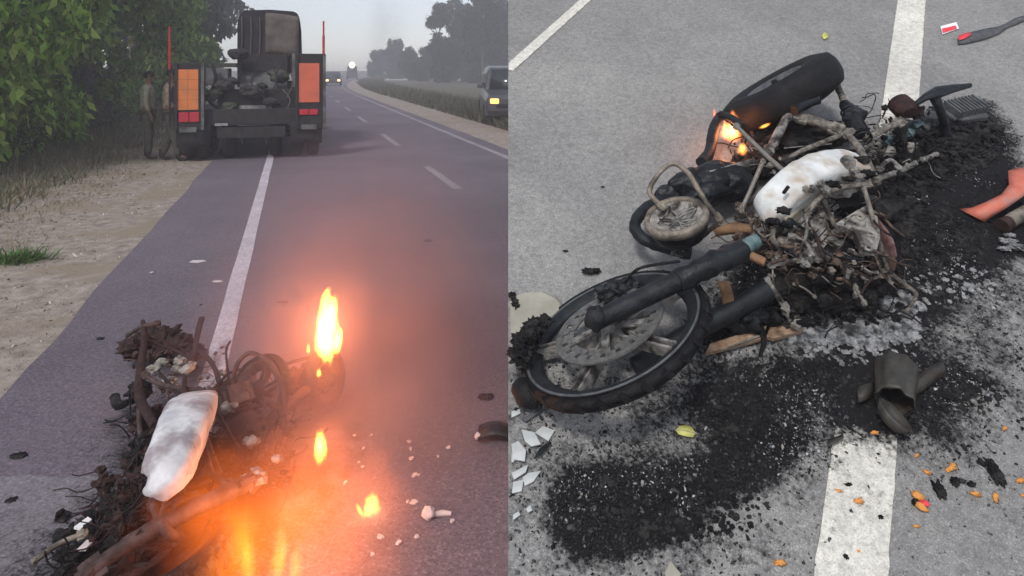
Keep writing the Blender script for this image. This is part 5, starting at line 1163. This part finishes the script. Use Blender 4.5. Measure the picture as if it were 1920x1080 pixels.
q = S(1425, 240, .2); fire('thin streak of flame along the mudguard stay', q, q + EX * .05 + ET * .03, .010, 420, 0, (1, .32, .05), seed=24, kz=0)
q = S(1342, 225, .15); fire('narrow orange flame at the outside of the mudguard stay', q, q + EN * .03 + ET * .05, .010, 160, 0, (1, .16, .02), seed=25)

# ------------------------------------------------------------------ ash and char heaps (uncountable)
def scat(n, test, seed, uv=(955, 150, 1930, 1085)):
    r = random.Random(seed); out = []
    while len(out) < n:
        u, v = r.uniform(uv[0], uv[2]), r.uniform(uv[1], uv[3])
        if r.random() > (v + 640) / 1740 * 1.0: pass
        s, t_ = sluv(u, v)
        if test(s, t_, r): out.append(SL(s, t_, .001))
    return np.array([tuple(p) for p in out])
DARK = [(.005, .005, .006), (.010, .010, .011), (.018, .018, .02), (.04, .04, .042)]
P_ = scat(15000, lambda s, t_, r: r.random() < max(0, min(1, ssoot(s, t_)) - .12) ** 1.2 * max(.15, .6 + .9 * noise.noise((s * 7, t_ * 7, 3))), 1)
V, Q, c = chips(P_, .0042, DARK, 51, True, .5)
tag(bulk('charred_debris', V, Q, M['chip'], c), 'black charred crumbs strewn over the burnt slope', 'debris', kind='stuff')
P_ = scat(2600, lambda s, t_, r: r.random() < max(0, min(1, ssoot(s, t_)) - .2) * max(0, noise.noise((s * 4.3, t_ * 4.3, 7)) * 2.2), 2)
V, Q, c = chips(P_, .0034, [(.20, .20, .21), (.36, .36, .37), (.11, .11, .115), (.24, .22, .20)], 52, True, .5, base_up=.003)
tag(bulk('ash_flakes', V, Q, M['chip'], c), 'pale grey ash flakes among the black crumbs', 'ash', kind='stuff')
P_ = scat(1500, lambda s, t_, r: r.random() < .12 + .3 * ssoot(s, t_), 3, (956, 690, 1920, 1085))
V, Q, c = chips(P_, .0036, [(.03, .03, .03), (.06, .06, .06), (.10, .095, .09)], 53, True, .5)
tag(bulk('soot_specks', V, Q, M['chip'], c), 'tiny dark specks on the grey asphalt round the burnt patch', 'debris', kind='stuff')
def heap(name, label, cat, spots, m, seed, cols=None):
    b = MB(); r = random.Random(seed)
    for (u, v, ru, rv, n, sz, hh) in spots:
        for i in range(n):
            a_ = r.uniform(0, 6.283); q_ = r.random() ** .6; h_ = hh * (1 - q_) * r.uniform(.3, 1); k = sz * r.uniform(.5, 1.4)
            b.lump(S(u + ru * q_ * math.cos(a_), v + rv * q_ * math.sin(a_), h_ + .2 * k), (k * r.uniform(.7, 1.5), k, k * .6), frame_z(EN, EX * math.cos(a_) + ET * math.sin(a_)), r.random() * 90, .75, 2.3, 1, False)
    tag(b.build(name, M[m]), label, cat, kind='stuff')
heap('char_heap', 'lumpy black heap of melted plastic behind the motorcycle', 'char', [(1790, 262, 95, 60, 800, .0105, .08), (1720, 320, 80, 40, 480, .010, .05), (1700, 400, 60, 60, 360, .009, .025), (1560, 540, 100, 50, 520, .010, .05), (1740, 470, 110, 90, 520, .007, .012), (1400, 600, 60, 40, 140, .010, .02), (1250, 950, 190, 70, 260, .006, .006), (1420, 800, 120, 70, 200, .006, .006), (1800, 740, 90, 40, 120, .007, .006), (1500, 700, 150, 40, 160, .006, .005)], 'char', 3)
heap('ash_heap', 'heap of crumbly pale ash below the engine', 'ash', [(1630, 615, 90, 35, 150, .014, .03), (1680, 580, 50, 30, 60, .013, .02), (1530, 630, 60, 14, 40, .010, .012), (1570, 590, 60, 20, 30, .009, .02), (1800, 520, 60, 30, 26, .008, .006), (1740, 540, 60, 40, 50, .007, .006), (1690, 620, 40, 25, 60, .010, .02), (1620, 660, 120, 26, 90, .006, .006), (1850, 540, 70, 40, 40, .006, .004)], 'ash', 4)

# ------------------------------------------------------------------ loose things on the slope
SE = dict(nrm=EN)
def piece(name, label, cat, px, th, m, h=.006, group=None):
    b = MB(); pts = [S(u, v, h) for u, v in px]; b.prism(pts, EN, th); c = sum(pts, Vector()) / len(pts); return tag(b.build(name, M[m], None, c), label, cat, group)
st = piece('reflector_sticker', 'small white sticker with a red bar beside the wide line', 'sticker', [(1763, 50), (1793, 42), (1798, 54), (1767, 65)], .003, 'white')
b = MB(); b.prism([S(u, v, .0105) for u, v in ((1766, 54), (1792, 48), (1794, 54), (1768, 62))], EN, .0015); b.build('red_bar', M['red'], st)
rows = []
for (u, v, w_, h) in [(1796, 80, 5, .006), (1812, 74, 10, .014), (1845, 66, 10, .018), (1872, 58, 7, .012), (1886, 50, 4, .008), (1905, 41, 6, .012), (1924, 34, 4, .008)]: rows.append([S(u - 1, v - w_, h * .6), S(u, v, h), S(u + 1, v + w_ * .8, .006)])
b = MB(); b.sheet(rows, .006); ks = tag(b.build('black_plastic_strip', M['fin'], None, S(1850, 70)), 'bent black plastic strip with a red end at upper right', 'debris')
b = MB(); b.sheet([[S(1797, 68, .017), S(1798, 76, .019)], [S(1810, 63, .02), S(1811, 72, .024)], [S(1820, 61, .024), S(1820, 66, .027)]], .004); b.build('red_end', M['red'], ks)
rows = []
for k, (ua, va, ub, vb, h) in enumerate([(1800, 393, 1845, 416, .01), (1822, 391, 1862, 404, .03), (1850, 380, 1888, 388, .055), (1878, 366, 1915, 370, .06), (1892, 348, 1932, 360, .05), (1890, 322, 1938, 330, .03), (1900, 318, 1945, 312, .012)]): rows.append([S(ua + (ub - ua) * g, va + (vb - va) * g, h + .012 * math.sin(math.pi * g)) for g in (0, .35, .7, 1)])
b = MB(); b.sheet(rows, .004); tag(b.build('orange_plastic_sheet', M['orange_sheet'], None, S(1860, 390)), 'curled orange red plastic sheet lying on the char at right', 'debris')
b = MB(); b.tube([S(1884, 420, .03), S(1910, 406, .035), S(1940, 390, .035)], [.024, .026, .026], 16, 3, .06); ro = tag(b.build('brown_tube', M['tan'], None, S(1895, 420)), 'brownish tube end beside the orange sheet', 'pipe')
b = MB(); b.tube([S(1878, 424, .03), S(1890, 417, .03)], .0265, 16, 0, .1); b.build('scorched_end', M['brown'], ro)
b = MB()
for i, (u, v, r_) in enumerate([(1890, 452, .022), (1905, 462, .022), (1918, 465, .02), (1884, 466, .015), (1893, 440, .014)]): b.lump(S(u, v, .012), (r_ * 1.2, r_, r_ * .4), None, i + 3, .8, 2.4, 3)
tag(b.build('white_foam_lump', M['ash'], None, S(1900, 465)), 'white foamy lump below the brown tube', 'debris')
# scorched tin cup and lid
cp = S(1680, 718, .05); ca = (EX * -.42 - ET * .72 + EN * .12).normalized(); cmx = frame_z(ca)
b = MB(); b.lathe(cp, cmx, [(.045, .075), (.047, .076), (.046, .06), (.052, 0), (.056, -.06), (.05, -.07), (.0, -.072), (.0, -.066), (.047, -.064), (.05, -.055), (.046, .0), (.041, .06), (.042, .075)], 36, wob=.22); cu = tag(b.build('scorched_tin', M['cup'], None, S(1672, 750)), 'scorched open tin cup lying on its side on the char', 'cup')
b = MB(); b.lathe(S(1668, 787, .04), frame_z((EX * .55 + ET * .15 + EN * .75).normalized()), [(0, -.01), (.03, -.008), (.045, .006), (.05, .022), (.046, .024), (.04, .010), (.028, 0), (0, -.004)], 30, wob=.08); tag(b.build('scorched_dish', M['cup'], None, S(1668, 800)), 'shallow brown dish below the scorched tin cup', 'dish')
b = MB(); b.sheet([[S(1700 + 22 * k + 3 * j, 722 - 16 * k + 13 * j - (k == 0) * 4, .05 - .012 * k - .012 * abs(j - 1)) for j in range(3)] for k in range(4)], .005); tag(b.build('bent_grey_sheet', M['cup'], None, S(1735, 700)), 'bent grey metal sheet right behind the tin cup', 'debris')
b = MB(); b.sheet([[S(1608 + 14 * k, 728 - 6 * k + 14 * j, .02 + .012 * math.sin(k + j)) for j in range(3)] for k in range(3)], .004); tag(b.build('grey_flake', M['cup'], None, S(1620, 745)), 'dull grey metal flake left of the tin cup', 'debris')
b = MB(); b.sheet([[S(1552 + 15 * k, 826 - 5 * k + 12 * j * (1 - k * .3), .006 + .02 * j) for j in range(2)] for k in range(3)], .003); tag(b.build('curled_grey_flake', M['cup'], None, S(1562, 838)), 'curled grey flake at the upper end of the lower white line', 'debris')
# planks under the engine
for i, (px, lab) in enumerate([([(1322, 668), (1330, 650), (1436, 616), (1428, 640), (1345, 662)], 'scorched plywood strip beside the front wheel'), ([(1436, 636), (1442, 620), (1500, 612), (1502, 626), (1450, 640)], 'short scorched plywood strip below the side stand')]):
    piece('plywood_strip', lab, 'plank', px, .014, 'wood', .012)
piece('plywood_strip', 'thin pale splinter lying on the plywood strip', 'plank', [(1350, 660), (1354, 656), (1425, 628), (1424, 633)], .005, 'beige', .03)
# stone disc, glass shards, leaf, crumbs
b = MB(); b.loft([[SL(*sluv(u, v), hh) for u, v in [(955 + (u_ - 955) * k_, 590 + (v_ - 590) * k_) for u_, v_ in [(957, 562), (985, 553), (1020, 551), (1045, 562), (1056, 575), (1050, 600), (1000, 640), (958, 645)]]] for hh, k_ in ((.001, 1), (.010, .99), (.016, .93))]); tag(b.build('pale_flat_stone', M['stone'], None, S(1000, 600)), 'flat pale stone disc behind the front wheel', 'stone')
b = MB()
for i in range(5): b.lump(S(960 + 2 * i, 556 + 5 * i - 2, .012), (.010, .016, .01), None, i, .8, 2.4, 2)
tag(b.build('charred_lump', M['char'], None, S(962, 560)), 'black ragged lump at the edge above the flat stone', 'debris')
for i, (u, v, r_) in enumerate([(1108, 508, .020), (1270, 545, .0), (1060, 470, .006), (1130, 350, .005)]):
    if r_: b = MB(); b.lump(S(u, v, .006), (r_ * 1.4, r_, r_ * .4), None, i + 60, .8, 2.6, 2); tag(b.build('charred_flake', M['char'], None, S(u, v)), ['black flake on the asphalt above the front wheel', '', 'tiny dark grain on the open asphalt left of the headlamp', 'lone tiny grain on the upper asphalt'][i], 'debris')
GS = 'mirror glass shards'
for i, (px, lab) in enumerate([
    ([(1003, 812), (1018, 800), (1040, 808), (1028, 828)], 'bright mirror shard, the farthest right of the shards'), ([(978, 806), (1002, 812), (1014, 834), (996, 838), (984, 828)], 'greyish mirror shard touching the bright shard'),
    ([(959, 834), (972, 828), (986, 845), (984, 866), (962, 862)], 'whitish shard in the middle of the glass pieces'), ([(980, 896), (990, 888), (1014, 884), (1000, 904), (984, 912)], 'lowest large mirror shard, shaped like a leaf'),
    ([(957, 852), (968, 858), (962, 868), (957, 866)], 'small bright shard at the edge of the embankment'), ([(958, 888), (975, 880), (990, 872), (986, 886), (964, 900)], 'dull flat shard above the lowest large shard'),
    ([(957, 772), (974, 768), (976, 776), (958, 784)], 'thin white shard under the front tyre'), ([(962, 966), (972, 960), (976, 966), (962, 976)], 'small white shard near the lower edge'), ([(986, 955), (994, 948), (998, 958), (990, 962)], 'tiny grey shard right of the small white shard'), ([(962, 905), (982, 900), (978, 922), (960, 926)], 'grey square shard left of the lowest shard')]):
    px = [(max(u, 959 - (v < 600) * 0), v) for u, v in px]
    piece('glass_shard', lab, 'glass', px, .003, 'glass', .004 + .003 * (i % 3), GS)
piece('black_shard', 'long black plastic splinter among the glass shards', 'debris', [(1000, 862), (1012, 842), (1030, 828), (1034, 832), (1018, 850)], .005, 'blackplastic', .012)
piece('bluish_strip', 'bluish strip lying under the front tyre beside the glass', 'debris', [(978, 788), (1010, 768), (1016, 772), (986, 792)], .005, 'fin', .008)
piece('grey_wedge', 'grey wedge shaped piece at the bottom edge below the black patch', 'debris', [(1246, 1078), (1256, 1056), (1276, 1080), (1270, 1092), (1248, 1092)], .01, 'stone', .004)
for nm, lab, px, hh in (('fallen_leaf', 'yellow green leaf lying on the black char', [(1267, 806), (1274, 799), (1286, 796), (1297, 800), (1304, 812), (1300, 820), (1286, 818), (1272, 814)], .012), ('fallen_leaf', 'pale yellow leaf on the upper asphalt left of the line', [(1540, 66), (1546, 60), (1554, 63), (1553, 70), (1545, 74)], .006)):
    c = S(sum(p[0] for p in px) / len(px), sum(p[1] for p in px) / len(px), hh + .005); ring = [S(u, v, hh + .006 * math.sin(i * 2.1)) for i, (u, v) in enumerate(px)]; b = MB(); n = len(ring)
    b.add(ring + [c] + [p - EN * .0015 for p in ring] + [c - EN * .0015], [[i, (i + 1) % n, n] for i in range(n)] + [[n + 1 + (i + 1) % n, n + 1 + i, 2 * n + 1] for i in range(n)] + [[i, n + 1 + i, n + 1 + (i + 1) % n, (i + 1) % n] for i in range(n)], True)
    lf = tag(b.build(nm, M['yleaf'], None, c), lab, 'leaf', 'fallen leaves')
    b = MB(); b.tube([ring[0], c + EN * .001, ring[n // 2]], .0009, 5); b.build('midrib', M['stone'], lf)
CR = [(1783, 880, .012, 'large forked orange crumb below the char right of the line'), (1738, 887, .008, 'orange crumb left of the large forked one'), (1719, 855, .006, 'tiny orange crumb nearest the tin lid'), (1829, 928, .010, 'orange crumb, left one of the pair at right'), (1866, 934, .010, 'upright orange crumb, right one of the pair'), (1913, 903, .010, 'orange crumb cut off at the right edge'), (1884, 804, .007, 'lone orange crumb on the asphalt at upper right of the crumbs'), (1718, 988, .006, 'lowest orange crumb right of the line'), (1572, 922, .008, 'orange crumb on the white line, left one'), (1610, 942, .011, 'long brownish orange crumb on the white line'), (1609, 1035, .006, 'faint small orange crumb low on the white line'), (1463, 1057, .011, 'orange crumb on the asphalt left of the line at the bottom'), (1640, 813, .009, 'pinkish crumb at the upper end of the lower white line'), (1668, 866, .004, 'tiny orange crumb at the right border of the white line'), (1918, 930, .005, 'tiny orange crumb below the one at the right edge')]
for i, (u, v, r_, lab) in enumerate(CR):
    r_ *= .8; c = S(u, v); r = random.Random(i); a_ = r.uniform(-.6, .6) + (1.3 if 'upright' in lab else 0); d = EX * math.cos(a_) + ET * math.sin(a_); b = MB()
    b.lump(c + EN * r_ * .45, (r_ * 1.45, r_ * .7, r_ * .6), frame_z(EN, d), i + 5, .8, 2.2, 2)
    if r_ > .0095: b.lump(c + d * r_ * .9 + ET * r_ * .5 + EN * r_ * .5, (r_ * .7, r_ * .6, r_ * .55), frame_z(EN, d), i + 25, .45, 1.6, 2)
    tag(b.build('orange_crumb', M['seed'], None, c), lab, 'crumb', 'orange crumbs on the slope')
c = S(1724, 942); b = MB(); b.lump(c + EN * .008 + ET * .012, (.010, .014, .008), frame_z(EN), 2, .4, 1.6, 2); b.lump(c + EN * .008 - ET * .014 - EX * .006, (.008, .016, .008), frame_z(EN), 3, .4, 1.6, 2); cc_ = tag(b.build('orange_crumb_cluster', M['seed'], None, c), 'crumb cluster with a pink petal and a black bit', 'crumb')
b = MB(); b.lump(S(1734, 944, .01), (.010, .010, .007), None, 5, .6, 2, 2); b.build('pink_bit', M['red'], cc_)
b = MB(); b.lump(S(1716, 942, .008), (.006, .009, .006), None, 7, .6, 2, 2); b.build('black_bit', M['char'], cc_)
for i, (u, v, rx, ry, lab) in enumerate([(1760, 920, .012, .018, 'black crumb between the orange crumbs, lower left one'), (1865, 888, .014, .030, 'long ragged black crumb at right among the orange crumbs'), (1790, 905, .010, .010, 'small black crumb beside the forked orange crumb'), (1820, 910, .009, .006, 'flat black crumb right of centre among the crumbs'), (1590, 911, .008, .003, 'dark sliver on the white line'), (1585, 1046, .005, .005, 'round dark grain low on the white line'), (1650, 972, .005, .004, 'dark grain at the right side of the white line')]):
    c = S(u, v); b = MB(); b.lump(c + EN * .005, (rx, ry, .007), frame_z(EN, EX), i + 70, .8, 2.5, 3); tag(b.build('black_crumb', M['char'], None, c), lab, 'debris', 'black crumbs on the slope')
